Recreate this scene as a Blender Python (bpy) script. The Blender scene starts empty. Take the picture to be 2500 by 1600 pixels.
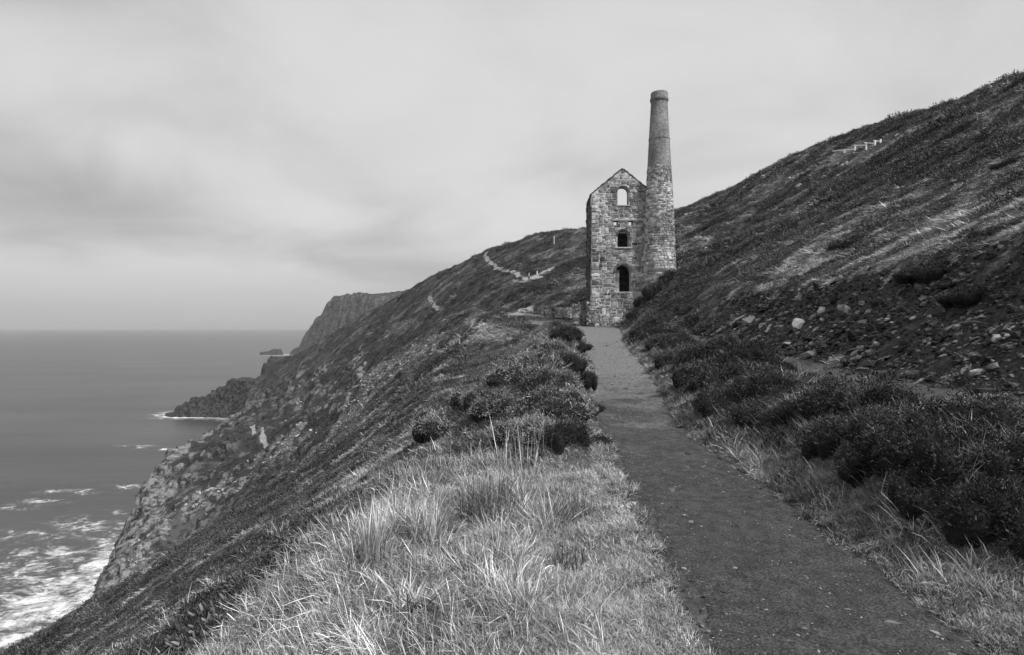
import bpy, bmesh, math, random
import numpy as np
from mathutils import Vector, Matrix, Euler

R = math.radians
rng = np.random.default_rng(7)
random.seed(7)
scene = bpy.context.scene
COL = scene.collection

# ------------------------------------------------------------------ camera
F_PX = 1337.0            # focal length for a picture 2406 wide
CX, CY = 1203.0, 772.0
cam_d = bpy.data.cameras.new('camera')
cam_d.sensor_fit = 'HORIZONTAL'
cam_d.sensor_width = 36.0
cam_d.lens = 36.0 * F_PX / 2406.0
cam_d.clip_start = 0.05
cam_d.clip_end = 90000.0
cam = bpy.data.objects.new('camera', cam_d)
COL.objects.link(cam)
cam.location = (0, 0, 0)
cam.rotation_euler = (R(90), 0, 0)
scene.camera = cam
SEA = -60.0

# ------------------------------------------------------------------ sky and sun (soft overcast, black-and-white photograph)
SUN_EL, SUN_AZ = R(46), R(128)      # azimuth measured clockwise from straight ahead: behind the camera, to the right
world = bpy.data.worlds.new('World'); scene.world = world
world.use_nodes = True
wn, wl = world.node_tree.nodes, world.node_tree.links
wn.clear()
def wnode(t, **kw):
    n = wn.new(t)
    for k, v in kw.items(): setattr(n, k, v)
    return n
w_out = wnode('ShaderNodeOutputWorld'); w_bg = wnode('ShaderNodeBackground'); w_bg.inputs['Strength'].default_value = 0.1
w_sky = wnode('ShaderNodeTexSky', sky_type='NISHITA', sun_disc=False, sun_elevation=SUN_EL, sun_rotation=SUN_AZ)
w_bw = wnode('ShaderNodeRGBToBW')
w_tc = wnode('ShaderNodeTexCoord')
w_sep = wnode('ShaderNodeSeparateXYZ')
wl.new(w_tc.outputs['Generated'], w_sep.inputs[0])
# cloud sheet: project the direction on a flat layer so that the cloud bands flatten towards the horizon
w_z = wnode('ShaderNodeMath', operation='ADD'); w_z.inputs[1].default_value = 0.22
w_zm = wnode('ShaderNodeMath', operation='MAXIMUM'); w_zm.inputs[1].default_value = 0.0
wl.new(w_sep.outputs['Z'], w_zm.inputs[0]); wl.new(w_zm.outputs[0], w_z.inputs[0])
w_dx = wnode('ShaderNodeMath', operation='DIVIDE'); w_dy = wnode('ShaderNodeMath', operation='DIVIDE')
wl.new(w_sep.outputs['X'], w_dx.inputs[0]); wl.new(w_z.outputs[0], w_dx.inputs[1])
wl.new(w_sep.outputs['Y'], w_dy.inputs[0]); wl.new(w_z.outputs[0], w_dy.inputs[1])
w_cmb = wnode('ShaderNodeCombineXYZ')
wl.new(w_dx.outputs[0], w_cmb.inputs['X']); wl.new(w_dy.outputs[0], w_cmb.inputs['Y'])
def wnoise(scale, detail, rough, off, dist=0.0):
    m = wnode('ShaderNodeMapping'); m.inputs['Location'].default_value = off
    n = wnode('ShaderNodeTexNoise'); n.inputs['Scale'].default_value = scale
    n.inputs['Detail'].default_value = detail; n.inputs['Roughness'].default_value = rough
    n.inputs['Distortion'].default_value = dist
    wl.new(w_cmb.outputs[0], m.inputs['Vector']); wl.new(m.outputs[0], n.inputs['Vector'])
    return n
w_n1 = wnoise(0.36, 2.5, 0.42, (11.2, 0.4, 0), 0.25)
w_n2 = wnoise(1.5, 4.0, 0.5, (9.1, 4.2, 3), 0.5)
w_mx = wnode('ShaderNodeMix', data_type='FLOAT'); w_mx.inputs['Factor'].default_value = 0.28
wl.new(w_n1.outputs['Fac'], w_mx.inputs['A']); wl.new(w_n2.outputs['Fac'], w_mx.inputs['B'])
w_ramp = wnode('ShaderNodeMapRange'); w_ramp.interpolation_type = 'SMOOTHSTEP'
for k, v in (('From Min', 0.34), ('From Max', 0.58), ('To Min', 4.2), ('To Max', 6.7)): w_ramp.inputs[k].default_value = v
wl.new(w_mx.outputs['Result'], w_ramp.inputs['Value'])
# a bank of darker cloud low on the seaward side, its edges torn by the same noise
w_prev = w_ramp.outputs[0]
for (cx_, cz_, sx_, sz_, amt) in ((-0.80, 0.25, 0.30, 0.12, 0.44), (-0.62, 0.165, 0.36, 0.075, 0.36), (-0.28, 0.14, 0.26, 0.04, 0.14), (-0.62, 0.46, 0.40, 0.10, 0.26)):
    cv = Vector((cx_, math.sqrt(max(0.0, 1 - cx_ * cx_ - cz_ * cz_)), cz_))
    vs_ = wnode('ShaderNodeVectorMath', operation='SUBTRACT'); vs_.inputs[1].default_value = cv
    wl.new(w_tc.outputs['Generated'], vs_.inputs[0])
    vm_ = wnode('ShaderNodeVectorMath', operation='MULTIPLY'); vm_.inputs[1].default_value = (1 / sx_, 1 / sx_, 1 / sz_); wl.new(vs_.outputs[0], vm_.inputs[0])
    vl_ = wnode('ShaderNodeVectorMath', operation='LENGTH'); wl.new(vm_.outputs[0], vl_.inputs[0])
    tn_ = wnode('ShaderNodeMath', operation='MULTIPLY_ADD'); tn_.inputs[1].default_value = 1.6; wl.new(w_n2.outputs['Fac'], tn_.inputs[0]); wl.new(vl_.outputs['Value'], tn_.inputs[2])
    mr_ = wnode('ShaderNodeMapRange'); mr_.interpolation_type = 'SMOOTHERSTEP'
    for k, v in (('From Min', 0.75), ('From Max', 2.3), ('To Min', 1.0 - amt), ('To Max', 1.0)): mr_.inputs[k].default_value = v
    wl.new(tn_.outputs[0], mr_.inputs['Value'])
    mu_ = wnode('ShaderNodeMath', operation='MULTIPLY'); wl.new(w_prev, mu_.inputs[0]); wl.new(mr_.outputs[0], mu_.inputs[1]); w_prev = mu_.outputs[0]
# haze greying the lowest degrees above the horizon
w_hz = wnode('ShaderNodeMapRange'); w_hz.interpolation_type = 'SMOOTHSTEP'
for k, v in (('From Min', -0.02), ('From Max', 0.16), ('To Min', 1.0), ('To Max', 0.0)): w_hz.inputs[k].default_value = v
wl.new(w_sep.outputs['Z'], w_hz.inputs['Value'])
w_mh = wnode('ShaderNodeMix', data_type='FLOAT'); w_mh.inputs['B'].default_value = 4.4
wl.new(w_hz.outputs[0], w_mh.inputs['Factor']); wl.new(w_prev, w_mh.inputs['A'])
w_mix = wnode('ShaderNodeMix', data_type='FLOAT'); w_mix.inputs['Factor'].default_value = 0.94
wl.new(w_sky.outputs[0], w_bw.inputs[0])
wl.new(w_bw.outputs[0], w_mix.inputs['A']); wl.new(w_mh.outputs['Result'], w_mix.inputs['B'])
wl.new(w_mix.outputs['Result'], w_bg.inputs['Color']); wl.new(w_bg.outputs[0], w_out.inputs['Surface'])

sun_d = bpy.data.lights.new('sun', 'SUN'); sun_d.energy = 3.6; sun_d.angle = R(7); sun_d.color = (1, 1, 1)
sun = bpy.data.objects.new('sun', sun_d); COL.objects.link(sun)
sdir = Vector((math.sin(SUN_AZ) * math.cos(SUN_EL), math.cos(SUN_AZ) * math.cos(SUN_EL), math.sin(SUN_EL)))
sun.rotation_euler = sdir.to_track_quat('Z', 'Y').to_euler()
sun.location = sdir * 300

scene.view_settings.view_transform = 'Standard'
scene.view_settings.look = 'None'
scene.view_settings.exposure = 0.15
scene.view_settings.gamma = 1.0
scene.view_settings.use_curve_mapping = False
scene.cycles.max_bounces = 4
scene.cycles.diffuse_bounces = 2
scene.cycles.glossy_bounces = 2
scene.cycles.transparent_max_bounces = 6
scene.cycles.volume_bounces = 0
scene.cycles.use_adaptive_sampling = True
scene.cycles.adaptive_threshold = 0.03
scene.cycles.use_denoising = True

# ------------------------------------------------------------------ numpy noise
def _hash(ix, iy, iz, seed):
    h = (ix.astype(np.int64) * 374761393 + iy.astype(np.int64) * 668265263 + iz.astype(np.int64) * 2147483647 + seed * 1274126177) & 0xFFFFFFFF
    h = ((h ^ (h >> 13)) * 1274126177) & 0xFFFFFFFF
    h = ((h ^ (h >> 16)) * 2246822519) & 0xFFFFFFFF
    return ((h ^ (h >> 15)) & 0xFFFFFF) / float(0xFFFFFF)
def _f(t): return t * t * t * (t * (t * 6 - 15) + 10)
def vnoise2(x, y, seed=0):
    """gradient noise, about -1..1"""
    x = np.asarray(x, float); y = np.asarray(y, float)
    ix = np.floor(x); iy = np.floor(y); fx = x - ix; fy = y - iy
    u, v = _f(fx), _f(fy); z = np.zeros_like(ix)
    def g(dx, dy):
        a = _hash(ix + dx, iy + dy, z, seed) * 2 * np.pi
        return np.cos(a) * (fx - dx) + np.sin(a) * (fy - dy)
    a = g(0, 0); b = g(1, 0); c = g(0, 1); d = g(1, 1)
    return 1.5 * ((a + (b - a) * u) * (1 - v) + (c + (d - c) * u) * v)
def fbm2(x, y, oct=4, seed=0, gain=0.5, lac=2.03):
    s = 0.0; a = 1.0; t = 0.0
    for o in range(oct):
        s = s + a * vnoise2(x, y, seed + o * 17); t += a
        x = x * lac + 3.7; y = y * lac - 1.9; a *= gain
    return s / t
def ridged2(x, y, oct=4, seed=0, gain=0.5):
    s = 0.0; a = 1.0; t = 0.0
    for o in range(oct):
        s = s + a * (1 - np.abs(vnoise2(x, y, seed + o * 13)) * 1.6); t += a
        x = x * 2.07 + 1.3; y = y * 2.07 + 5.1; a *= gain
    return s / t
def vnoise3(x, y, z, seed=0):
    ix = np.floor(x); iy = np.floor(y); iz = np.floor(z)
    fx, fy, fz = x - ix, y - iy, z - iz
    u, v, w = _f(fx), _f(fy), _f(fz)
    def h(a, b, c): return _hash(ix + a, iy + b, iz + c, seed)
    def lerp(a, b, t): return a + (b - a) * t
    x00 = lerp(h(0, 0, 0), h(1, 0, 0), u); x10 = lerp(h(0, 1, 0), h(1, 1, 0), u)
    x01 = lerp(h(0, 0, 1), h(1, 0, 1), u); x11 = lerp(h(0, 1, 1), h(1, 1, 1), u)
    return 2 * lerp(lerp(x00, x10, v), lerp(x01, x11, v), w) - 1
def sstep(a, b, x):
    t = np.clip((x - a) / (b - a), 0, 1); return t * t * (3 - 2 * t)
def smin(a, b, k):
    h = np.clip(0.5 + 0.5 * (b - a) / k, 0, 1)
    return b + (a - b) * h - k * h * (1 - h)
def smax(a, b, k): return -smin(-a, -b, k)

# ------------------------------------------------------------------ the lie of the land (metres; camera at 0,0,0; Y runs along the path)
_YG = np.arange(-40, 600, 0.5)
def curve(pts, smooth=3.0):
    p = np.array(pts, float)
    v = np.interp(_YG, p[:, 0], p[:, 1])
    n = int(smooth / 0.5) | 1
    if n > 1:
        k = np.hanning(n + 2)[1:-1]; k /= k.sum()
        v = np.convolve(np.pad(v, n // 2, mode='edge'), k, mode='valid')
    return lambda Y: np.interp(Y, _YG, v)
PATH_C = curve([(-40, 0.3), (0, 1.3), (2.8, 1.66), (5, 1.82), (9, 1.95), (12, 2.45), (15.7, 3.05), (24, 4.2), (40, 6.2), (52, 8.0), (60, 8.8), (600, 8.8)], 3)
PATH_W = curve([(-40, 0.75), (3, 0.72), (9, 0.72), (15.7, 1.0), (24, 1.35), (40, 1.95), (52, 2.4), (62, 3.0), (600, 3)], 3)
XC = curve([(-40, 0.3), (0, 1.3), (2.8, 1.66), (5, 1.82), (9, 1.95), (12, 2.45), (15.7, 3.05), (24, 4.2), (40, 6.2), (52, 8.0), (60, 9.0), (68, 9.0), (76, 7.0), (90, 0.5), (117, -9.5),
            (150, -22), (170, -33), (200, -50), (230, -63), (300, -92), (370, -123), (450, -160), (600, -230)], 4)
ZP = curve([(-40, -1.7), (0, -1.62), (8, -1.6), (20, -1.5), (40, -1.2), (52, -1.0), (60, -0.5), (66, 0.15), (76, 0.8), (90, 1.5), (105, 2.5), (130, 0), (600, 0)], 4)
WL = curve([(-40, 0.8), (9, 0.7), (24, 1.2), (40, 1.8), (50, 3.2), (56, 6.0), (62, 10), (76, 9), (88, 4), (100, 1), (600, 0.5)], 5)
WR = curve([(-40, 0.8), (9, 0.7), (24, 1.2), (40, 1.8), (52, 2.4), (62, 3.4), (76, 4), (90, 2), (110, 0.5), (600, 0.5)], 5)
GL = curve([(-40, 3.5), (3, 4.0), (10, 4.2), (20, 5), (34, 8), (42, 9), (50, 8), (58, 4), (66, 0.5), (600, 0.2)], 6)   # gentle shelf before the slope
SL = curve([(-40, 0.7), (44, 0.72), (60, 0.85), (80, 0.86), (100, 0.74), (600, 0.72)], 8)
CAP = curve([(-40, 30), (135, 30.5), (150, 29.5), (158, 27.5), (175, 23.4), (205, 17), (225, 13.8), (260, 5), (290, -4), (330, -16), (360, -24), (372, -29), (378, -40), (386, -58), (392, -75), (600, -90)], 5)
NEARW = curve([(-40, 1), (34, 1), (58, 0.0), (600, 0)], 8)     # 1 where the eroded bank and upper track run along the path

def rbank(t, Y, X):
    """rise of the ground t metres right of the level path"""
    far = 0.66 * t
    tt = np.array([0, 0.6, 1.5, 2.3, 3.0, 4.3, 5.0, 6.5, 7.1, 8.2])
    zz = np.array([0, 0.12, 0.66, 0.66, 0.50, 0.58, 1.20, 2.55, 3.40, 3.85])
    near = np.interp(t, tt, zz)
    xe = 75 - 0.21 * Y
    x0 = X - t + 8.2
    s = (30 + 1.5 - 3.75) / np.maximum(xe - x0, 10)
    near = near + np.maximum(t - 8.2, 0) * s
    w = NEARW(Y)
    return near * w + far * (1 - w)

BUMPS = []       # (x, y, radius, height) small knolls, filled in below
def base_height(X, Y):
    X = np.asarray(X, float); Y = np.asarray(Y, float)
    xc = XC(Y); d = X - xc; zp = ZP(Y); wl_, wr_ = WL(Y), WR(Y)
    tr = np.maximum(d - wr_, 0); tl = np.maximum(-d - wl_, 0)
    g = GL(Y)
    shelf = np.minimum(tl, g) * 0.2
    left = shelf + np.maximum(tl - g, 0) * SL(Y)
    left = left + 0.0
    Z = zp + rbank(tr, Y, X) - left
    # shoulder of the hill
    Z = smin(Z, CAP(Y) + 0.03 * np.maximum(d - 50, 0), 5.0)
    # low ridge between the path and the drop
    w = sstep(7.5, 10, Y) * (1 - sstep(44, 50, Y))
    rc = WL(Y) + 0.75 + 0.014 * Y
    amp = np.interp(Y, [6, 9.5, 14, 18, 30, 38, 46], [0.1, 0.72, 1.0, 1.08, 1.3, 1.4, 0.3]) * (1 + 0.45 * fbm2(X / 3.0 + 7, Y / (2.0 + 0.05 * Y), 2, 15))
    Z = Z + w * amp * np.exp(-np.where(-d > rc, ((-d - rc) / (1.0 + 0.035 * Y)) ** 2, np.abs((-d - rc) / (0.5 + 0.012 * Y)) ** 3))
    return Z

# surveyed points: (photo x, photo y, metres ahead) -> corrections to the formula above, spread by a linear radial basis
SURVEY = [(2406, 178, 62), (2300, 222, 70), (2200, 262, 78), (2000, 335, 95), (1850, 390, 110), (1700, 465, 130), (1590, 505, 150),
          (1590, 512, 125), (1600, 530, 100), (1600, 580, 80), (1700, 490, 100), (1850, 420, 85), (2000, 390, 72), (2406, 330, 36), (2200, 420, 40),
          (1375, 543, 158), (1300, 548, 162), (1150, 593, 175), (1000, 660, 205), (950, 690, 225), (850, 745, 260), (780, 790, 290), (700, 838, 330), (640, 860, 372),
          (590, 866, 398), (540, 890, 400), (500, 930, 401), (450, 965, 402),
          (1300, 575, 150), (1243, 662, 117), (1270, 660, 119), (1150, 680, 130), (1215, 660, 118), (1000, 760, 150), (1375, 650, 112), (1475, 600, 125),
          (540, 985, 205), (450, 1040, 185), (390, 1070, 170), (330, 1150, 150), (318, 1240, 140), (600, 965, 222), (560, 1010, 240),
          (700, 1000, 160), (560, 1150, 135), (420, 1290, 122), (800, 960, 135), (850, 890, 150), (950, 860, 120), (1050, 780, 110), (1150, 745, 96),
          (30, 1540, 36), (260, 1400, 34), (400, 1310, 33), (560, 1220, 34), (700, 1120, 36), (850, 1000, 40), (950, 920, 45), (1080, 820, 54), (1170, 768, 62),
          (420, 1540, 4.6), (500, 1450, 5.0), (700, 1300, 5.6), (850, 1180, 6.2), (1000, 1100, 7.0), (1150, 1080, 7.6), (900, 1400, 3.9), (1200, 1400, 3.6), (1300, 1200, 5.2),
          (600, 1330, 8.5), (400, 1450, 12), (760, 1200, 11), (950, 1050, 13), (1100, 960, 14), (900, 1000, 25), (700, 1160, 24), (500, 1290, 22), (1150, 850, 36), (1050, 900, 30),
          (1300, 770, 62), (1300, 752, 75), (1250, 735, 88), (1240, 720, 93), (1400, 768, 65), (1480, 762, 64.5), (1515, 690, 65), (1590, 640, 66)]
_S = None
def residual(X, Y):
    global _S
    if _S is None:
        q, r = [], []
        for (px, py, yy) in SURVEY:
            x = (px - CX) / F_PX * yy; z = (CY - py) / F_PX * yy
            q.append((2.2 * math.atan2(x, yy), math.log(yy)))
            r.append((z - float(base_height(np.array([x]), np.array([yy]))[0])) / yy)
        for yy in (1.5, 2.2, 3, 4, 5, 7, 9, 12, 15.7, 20, 24, 32, 40, 48):          # the path itself stays as drawn
            for e in (-0.9, 0.9):
                x = float(PATH_C(yy)) + e * float(PATH_W(yy)); q.append((2.2 * math.atan2(x, yy), math.log(yy))); r.append(0.0)
        for (x, yy) in ((7, 6), (6, 10), (9, 14), (10, 22), (14, 30), (5, 4), (4, 2), (12, 10), (-6, 1.5), (-3, 1.5), (-20, 3), (20, 4)):
            q.append((2.2 * math.atan2(x, yy), math.log(yy))); r.append(0.0)
        q = np.array(q); r = np.array(r)
        D = np.sqrt(((q[:, None] - q[None]) ** 2).sum(-1))
        K = np.exp(-(D / 0.55)) + np.eye(len(q)) * 0.01
        _S = (q, np.linalg.solve(K, r))
    if len(_S) == 2:
        q, w = _S
        ga = np.linspace(-3.5, 3.5, 320); gb = np.linspace(0, 6.6, 320)
        A, B = np.meshgrid(ga, gb, indexing='ij'); T = np.zeros_like(A)
        for i in range(len(q)):
            T += w[i] * np.exp(-np.sqrt((A - q[i, 0]) ** 2 + (B - q[i, 1]) ** 2 + 0.0009) / 0.55)
        _S = (q, w, T)
    T = _S[2]
    Yc = np.maximum(Y, 1.0)
    fa = np.clip((2.2 * np.arctan2(X, Yc) + 3.5) / 7.0 * 319, 0, 318.999); fb = np.clip(np.log(Yc) / 6.6 * 319, 0, 318.999)
    ia = fa.astype(int); ib = fb.astype(int); fa = fa - ia; fb = fb - ib
    o = (T[ia, ib] * (1 - fa) + T[ia + 1, ib] * fa) * (1 - fb) + (T[ia, ib + 1] * (1 - fa) + T[ia + 1, ib + 1] * fa) * fb
    return o * Yc

SHORE = np.array([(-60, -60), (-62, 20), (-66, 60), (-74, 90), (-88, 118), (-93, 129), (-99, 140), (-107, 155), (-111, 172), (-110, 190), (-113, 205), (-120, 225), (-130, 260), (-146, 300),
                  (-160, 340), (-172, 368), (-190, 378), (-208, 379), (-230, 381), (-241, 394), (-228, 414), (-190, 425), (-150, 440), (-100, 600), (400, 600), (400, -60)], float)
def shore_distance(X, Y):
    """distance inland from the waterline (negative at sea)"""
    best = np.full(X.shape, 1e9); inside = np.zeros(X.shape, bool)
    n = len(SHORE)
    for i in range(n):
        (x0, y0), (x1, y1) = SHORE[i], SHORE[(i + 1) % n]
        dx, dy = x1 - x0, y1 - y0
        t = np.clip(((X - x0) * dx + (Y - y0) * dy) / (dx * dx + dy * dy), 0, 1)
        best = np.minimum(best, (X - x0 - t * dx) ** 2 + (Y - y0 - t * dy) ** 2)
        if dy != 0:
            c = (y0 > Y) != (y1 > Y)
            inside ^= c & (X < dx * (Y - y0) / dy + x0)
    return np.where(inside, 1, -1) * np.sqrt(best)
def land(X, Y):
    Z = base_height(X, Y) + residual(X, Y)
    far = X < -40
    sd = np.full(X.shape, 60.0)
    if np.any(far): sd[far] = shore_distance(X[far], Y[far])
    sd2 = sd + (3.0 - 2.2 * sstep(360, 380, Y)) * fbm2(X / 11.0, Y / 11.0, 4, 5)
    steep = 3.0 + 1.2 * fbm2(X / 30.0, Y / 30.0, 2, 6) - 1.3 * sstep(362, 376, Y)
    cl = SEA - 1.0 + np.where(sd2 > 0, sd2 * steep, sd2 * 1.2)
    lo = SEA + 1.0 + 0.35 * sd2
    Z = np.maximum(Z, np.where(far, lo, -1e9))
    Z = np.where(far, smin(Z, cl, 3.0), Z)
    return np.maximum(Z, SEA - 18)

def masks(X, Y, Z):
    """0..1 masks of bare ground kinds, in world coordinates"""
    d = X - XC(Y); t = d - WR(Y)
    m = {}
    pw = np.abs(X - PATH_C(Y)) - PATH_W(Y)
    m['path'] = sstep(0.25, -0.05, pw) * (Y < 64)
    nw = NEARW(Y)
    n = fbm2(X / 1.3, Y / 1.3, 3, 91) * 0.5
    m['track'] = nw * sstep(-0.25, 0.0, 0.75 - np.abs(t - 3.65) + 0.3 * n)
    m['bank'] = nw * sstep(4.2, 4.7, t + n * 0.5) * (1 - sstep(6.9, 7.5, t + n * 2.6)) * sstep(0.0, 1.0, 36 - Y)
    return m

BLOBS = {}       # kind -> list of (x, y, rx, ry, rot, strength)
def blob_mask(kind, X, Y):
    o = np.zeros_like(np.asarray(X, float))
    for (bx, by, rx, ry, ro, st) in BLOBS.get(kind, ()):
        sel = (np.abs(X - bx) < 2.2 * max(rx, ry)) & (np.abs(Y - by) < 2.2 * max(rx, ry))
        if not np.any(sel): continue
        dx, dy = X[sel] - bx, Y[sel] - by
        a = dx * math.cos(ro) + dy * math.sin(ro); b = -dx * math.sin(ro) + dy * math.cos(ro)
        q = np.sqrt((a / rx) ** 2 + (b / ry) ** 2)
        nz = 0.45 * fbm2(X[sel] / (0.35 * rx) , Y[sel] / (0.35 * ry), 4, 33)
        o[sel] = np.maximum(o[sel], st * sstep(1.05, 0.75, q + nz))
    return o

def height(X, Y, detail=True):
    X = np.asarray(X, float); Y = np.asarray(Y, float)
    Z = land(X, Y)
    if not detail: return Z
    dist = np.sqrt(X * X + Y * Y)
    m = masks(X, Y, Z)
    calm = 1 - np.clip(m['path'] + 0.8 * m['track'], 0, 1)
    plaza = sstep(50, 56, Y) * (1 - sstep(82, 92, Y)) * sstep(1.0, -1.0, X - XC(Y) - WR(Y)) * sstep(1.0, -1.0, -(X - XC(Y)) - WL(Y))
    calm = calm * (1 - 0.9 * plaza)
    calm = calm * (1 - 0.8 * sstep(355, 372, Y))
    # combed hummocks, drawn out down the slope
    big = fbm2(X / 26.0, Y / 12.0, 4, 1)
    mid = fbm2(X / 7.0 + 0.1 * Y, Y / 2.6, 3, 21)
    fine = fbm2(X / 1.8, Y / 0.8, 3, 41)
    k = sstep(6, 60, dist)
    gl = sstep(85, 110, Y) * (1 - sstep(250, 300, Y)) * sstep(0, -25, X - XC(Y))
    Z = Z + calm * gl * 6.0 * (ridged2(X / 34.0 + 0.006 * Y, Y / 15.0, 4, 27) - 0.66)
    Z = Z + calm * (big * 1.5 * k + mid * (0.10 + 0.55 * k) + fine * (0.05 + 0.10 * k))
    near = (1 - sstep(14, 40, dist)) * calm
    Z = Z + near * (0.09 * fbm2(X / 0.9, Y / 0.9, 3, 61))
    # eroded bank
    Z = Z + m['bank'] * (0.16 * ridged2(X / 1.1, Y / 0.8, 4, 71) - 0.22)
    near_sel = (Y < 75) & (X > -8) & (X < 22)
    if BUMPS and np.any(near_sel):
        xs, ys_ = X[near_sel], Y[near_sel]; add = np.zeros(xs.shape)
        for (bx, by, r, h) in BUMPS: add += h * np.exp(-((xs - bx) ** 2 + (ys_ - by) ** 2) / (r * r))
        Z = Z.copy(); Z[near_sel] += add
    Z = Z + 0.015 * (1 - calm) * fbm2(X / 0.8, Y / 0.8, 3, 81)
    return Z

def ray(px, py):
    return (px - CX) / F_PX, (CY - py) / F_PX
def ground_at(px, py, y0=1.5, y1=420.0):
    """where the line of sight through a point of the photograph meets the ground"""
    a, b = ray(px, py)
    Y = np.exp(np.linspace(math.log(y0), math.log(y1), 800))
    Zt = height(a * Y, Y)
    hit = np.nonzero(Zt > b * Y)[0]
    i = hit[0] if len(hit) else len(Y) - 1
    if i > 0:
        Yf = np.linspace(Y[i - 1], Y[i], 20); Zf = height(a * Yf, Yf)
        j = np.nonzero(Zf > b * Yf)[0]
        yy = Yf[j[0]] if len(j) else Y[i]
    else: yy = Y[0]
    return Vector((a * yy, yy, float(height(np.array([a * yy]), np.array([yy]))[0])))
def on_ground(x, y):
    return Vector((x, y, float(height(np.array([x]), np.array([y]))[0])))

# ------------------------------------------------------------------ object helpers
def tag(o, label=None, cat=None, group=None, kind=None):
    if label: o['label'] = label
    if cat: o['category'] = cat
    if group: o['group'] = group
    if kind: o['kind'] = kind
    return o
def link(name, me, mat=None, parent=None, col=COL):
    o = bpy.data.objects.new(name, me); col.objects.link(o)
    if mat is not None and me is not None and len(me.materials) == 0: me.materials.append(mat)
    if parent is not None: o.parent = parent
    return o
def empty(name, loc, rz=0.0):
    o = bpy.data.objects.new(name, None); COL.objects.link(o); o.location = loc; o.rotation_euler = (0, 0, rz)
    o.empty_display_size = 0.3
    return o
def mesh_np(name, V, F, smooth=False):
    me = bpy.data.meshes.new(name)
    V = np.asarray(V, np.float32); 
    if isinstance(F, np.ndarray):
        n, k = F.shape
        me.vertices.add(len(V)); me.vertices.foreach_set('co', V.ravel())
        me.loops.add(n * k); me.loops.foreach_set('vertex_index', F.astype(np.int32).ravel())
        me.polygons.add(n); me.polygons.foreach_set('loop_start', np.arange(0, n * k, k, dtype=np.int32))
        me.polygons.foreach_set('loop_total', np.full(n, k, np.int32))
        me.update(calc_edges=True)
    else:
        me.from_pydata([tuple(v) for v in V], [], F)
    me.polygons.foreach_set('use_smooth', [smooth] * len(me.polygons))
    return me
def set_attr(me, name, vals):
    a = me.attributes.new(name, 'FLOAT', 'POINT'); a.data.foreach_set('value', np.asarray(vals, np.float32))

# ------------------------------------------------------------------ node helpers
class NT:
    def __init__(s, name):
        s.m = bpy.data.materials.new(name); s.m.use_nodes = True
        s.t = s.m.node_tree; s.n = s.t.nodes; s.l = s.t.links; s.n.clear()
        s.out = s.n.new('ShaderNodeOutputMaterial'); s.b = s.n.new('ShaderNodeBsdfPrincipled')
        s.l.new(s.b.outputs[0], s.out.inputs['Surface'])
        s.b.inputs['Roughness'].default_value = 0.85
        if 'Specular IOR Level' in s.b.inputs: s.b.inputs['Specular IOR Level'].default_value = 0.25
        s.tc = None
    def node(s, t, **kw):
        n = s.n.new(t)
        for k, v in kw.items(): setattr(n, k, v)
        return n
    def set(s, sock, v):
        if isinstance(v, bpy.types.NodeSocket): s.l.new(v, sock)
        elif isinstance(v, (int, float)) and sock.type == 'RGBA': sock.default_value = (v, v, v, 1)
        else: sock.default_value = v
    def coord(s, kind='Object'):
        if s.tc is None: s.tc = s.node('ShaderNodeTexCoord')
        return s.tc.outputs[kind]
    def pos(s):
        return s.node('ShaderNodeNewGeometry').outputs['Position']
    def mapping(s, v, scale=(1, 1, 1), loc=(0, 0, 0), rot=(0, 0, 0)):
        n = s.node('ShaderNodeMapping'); s.set(n.inputs['Vector'], v)
        n.inputs['Scale'].default_value = scale; n.inputs['Location'].default_value = loc; n.inputs['Rotation'].default_value = rot
        return n.outputs[0]
    def noise(s, v, scale, detail=4, rough=0.55, dist=0.0):
        n = s.node('ShaderNodeTexNoise'); s.set(n.inputs['Vector'], v)
        n.inputs['Scale'].default_value = scale; n.inputs['Detail'].default_value = detail
        n.inputs['Roughness'].default_value = rough; n.inputs['Distortion'].default_value = dist
        return n.outputs['Fac']
    def voro(s, v, scale, feature='F1', out='Distance', rnd=1.0):
        n = s.node('ShaderNodeTexVoronoi', feature=feature); s.set(n.inputs['Vector'], v)
        n.inputs['Scale'].default_value = scale; n.inputs['Randomness'].default_value = rnd
        return n.outputs[out]
    def attr(s, name, typ='GEOMETRY'):
        n = s.node('ShaderNodeAttribute', attribute_type=typ, attribute_name=name); return n.outputs['Fac']
    def math(s, op, a, b=0.0, clamp=False):
        n = s.node('ShaderNodeMath', operation=op, use_clamp=clamp); s.set(n.inputs[0], a); s.set(n.inputs[1], b); return n.outputs[0]
    def ramp(s, v, a, b, c, d, smooth=True):
        n = s.node('ShaderNodeMapRange'); n.interpolation_type = 'SMOOTHSTEP' if smooth else 'LINEAR'
        s.set(n.inputs['Value'], v)
        for k, x in zip(('From Min', 'From Max', 'To Min', 'To Max'), (a, b, c, d)): s.set(n.inputs[k], x)
        return n.outputs[0]
    def mix(s, f, a, b):
        n = s.node('ShaderNodeMix', data_type='FLOAT'); s.set(n.inputs['Factor'], f); s.set(n.inputs['A'], a); s.set(n.inputs['B'], b); return n.outputs['Result']
    def rand(s): return s.node('ShaderNodeObjectInfo').outputs['Random']
    def bump(s, h, strength=0.5, dist=0.05):
        n = s.node('ShaderNodeBump'); n.inputs['Strength'].default_value = strength; n.inputs['Distance'].default_value = dist
        s.set(n.inputs['Height'], h); s.l.new(n.outputs[0], s.b.inputs['Normal'])
    def color(s, v): s.set(s.b.inputs['Base Color'], v)

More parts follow.
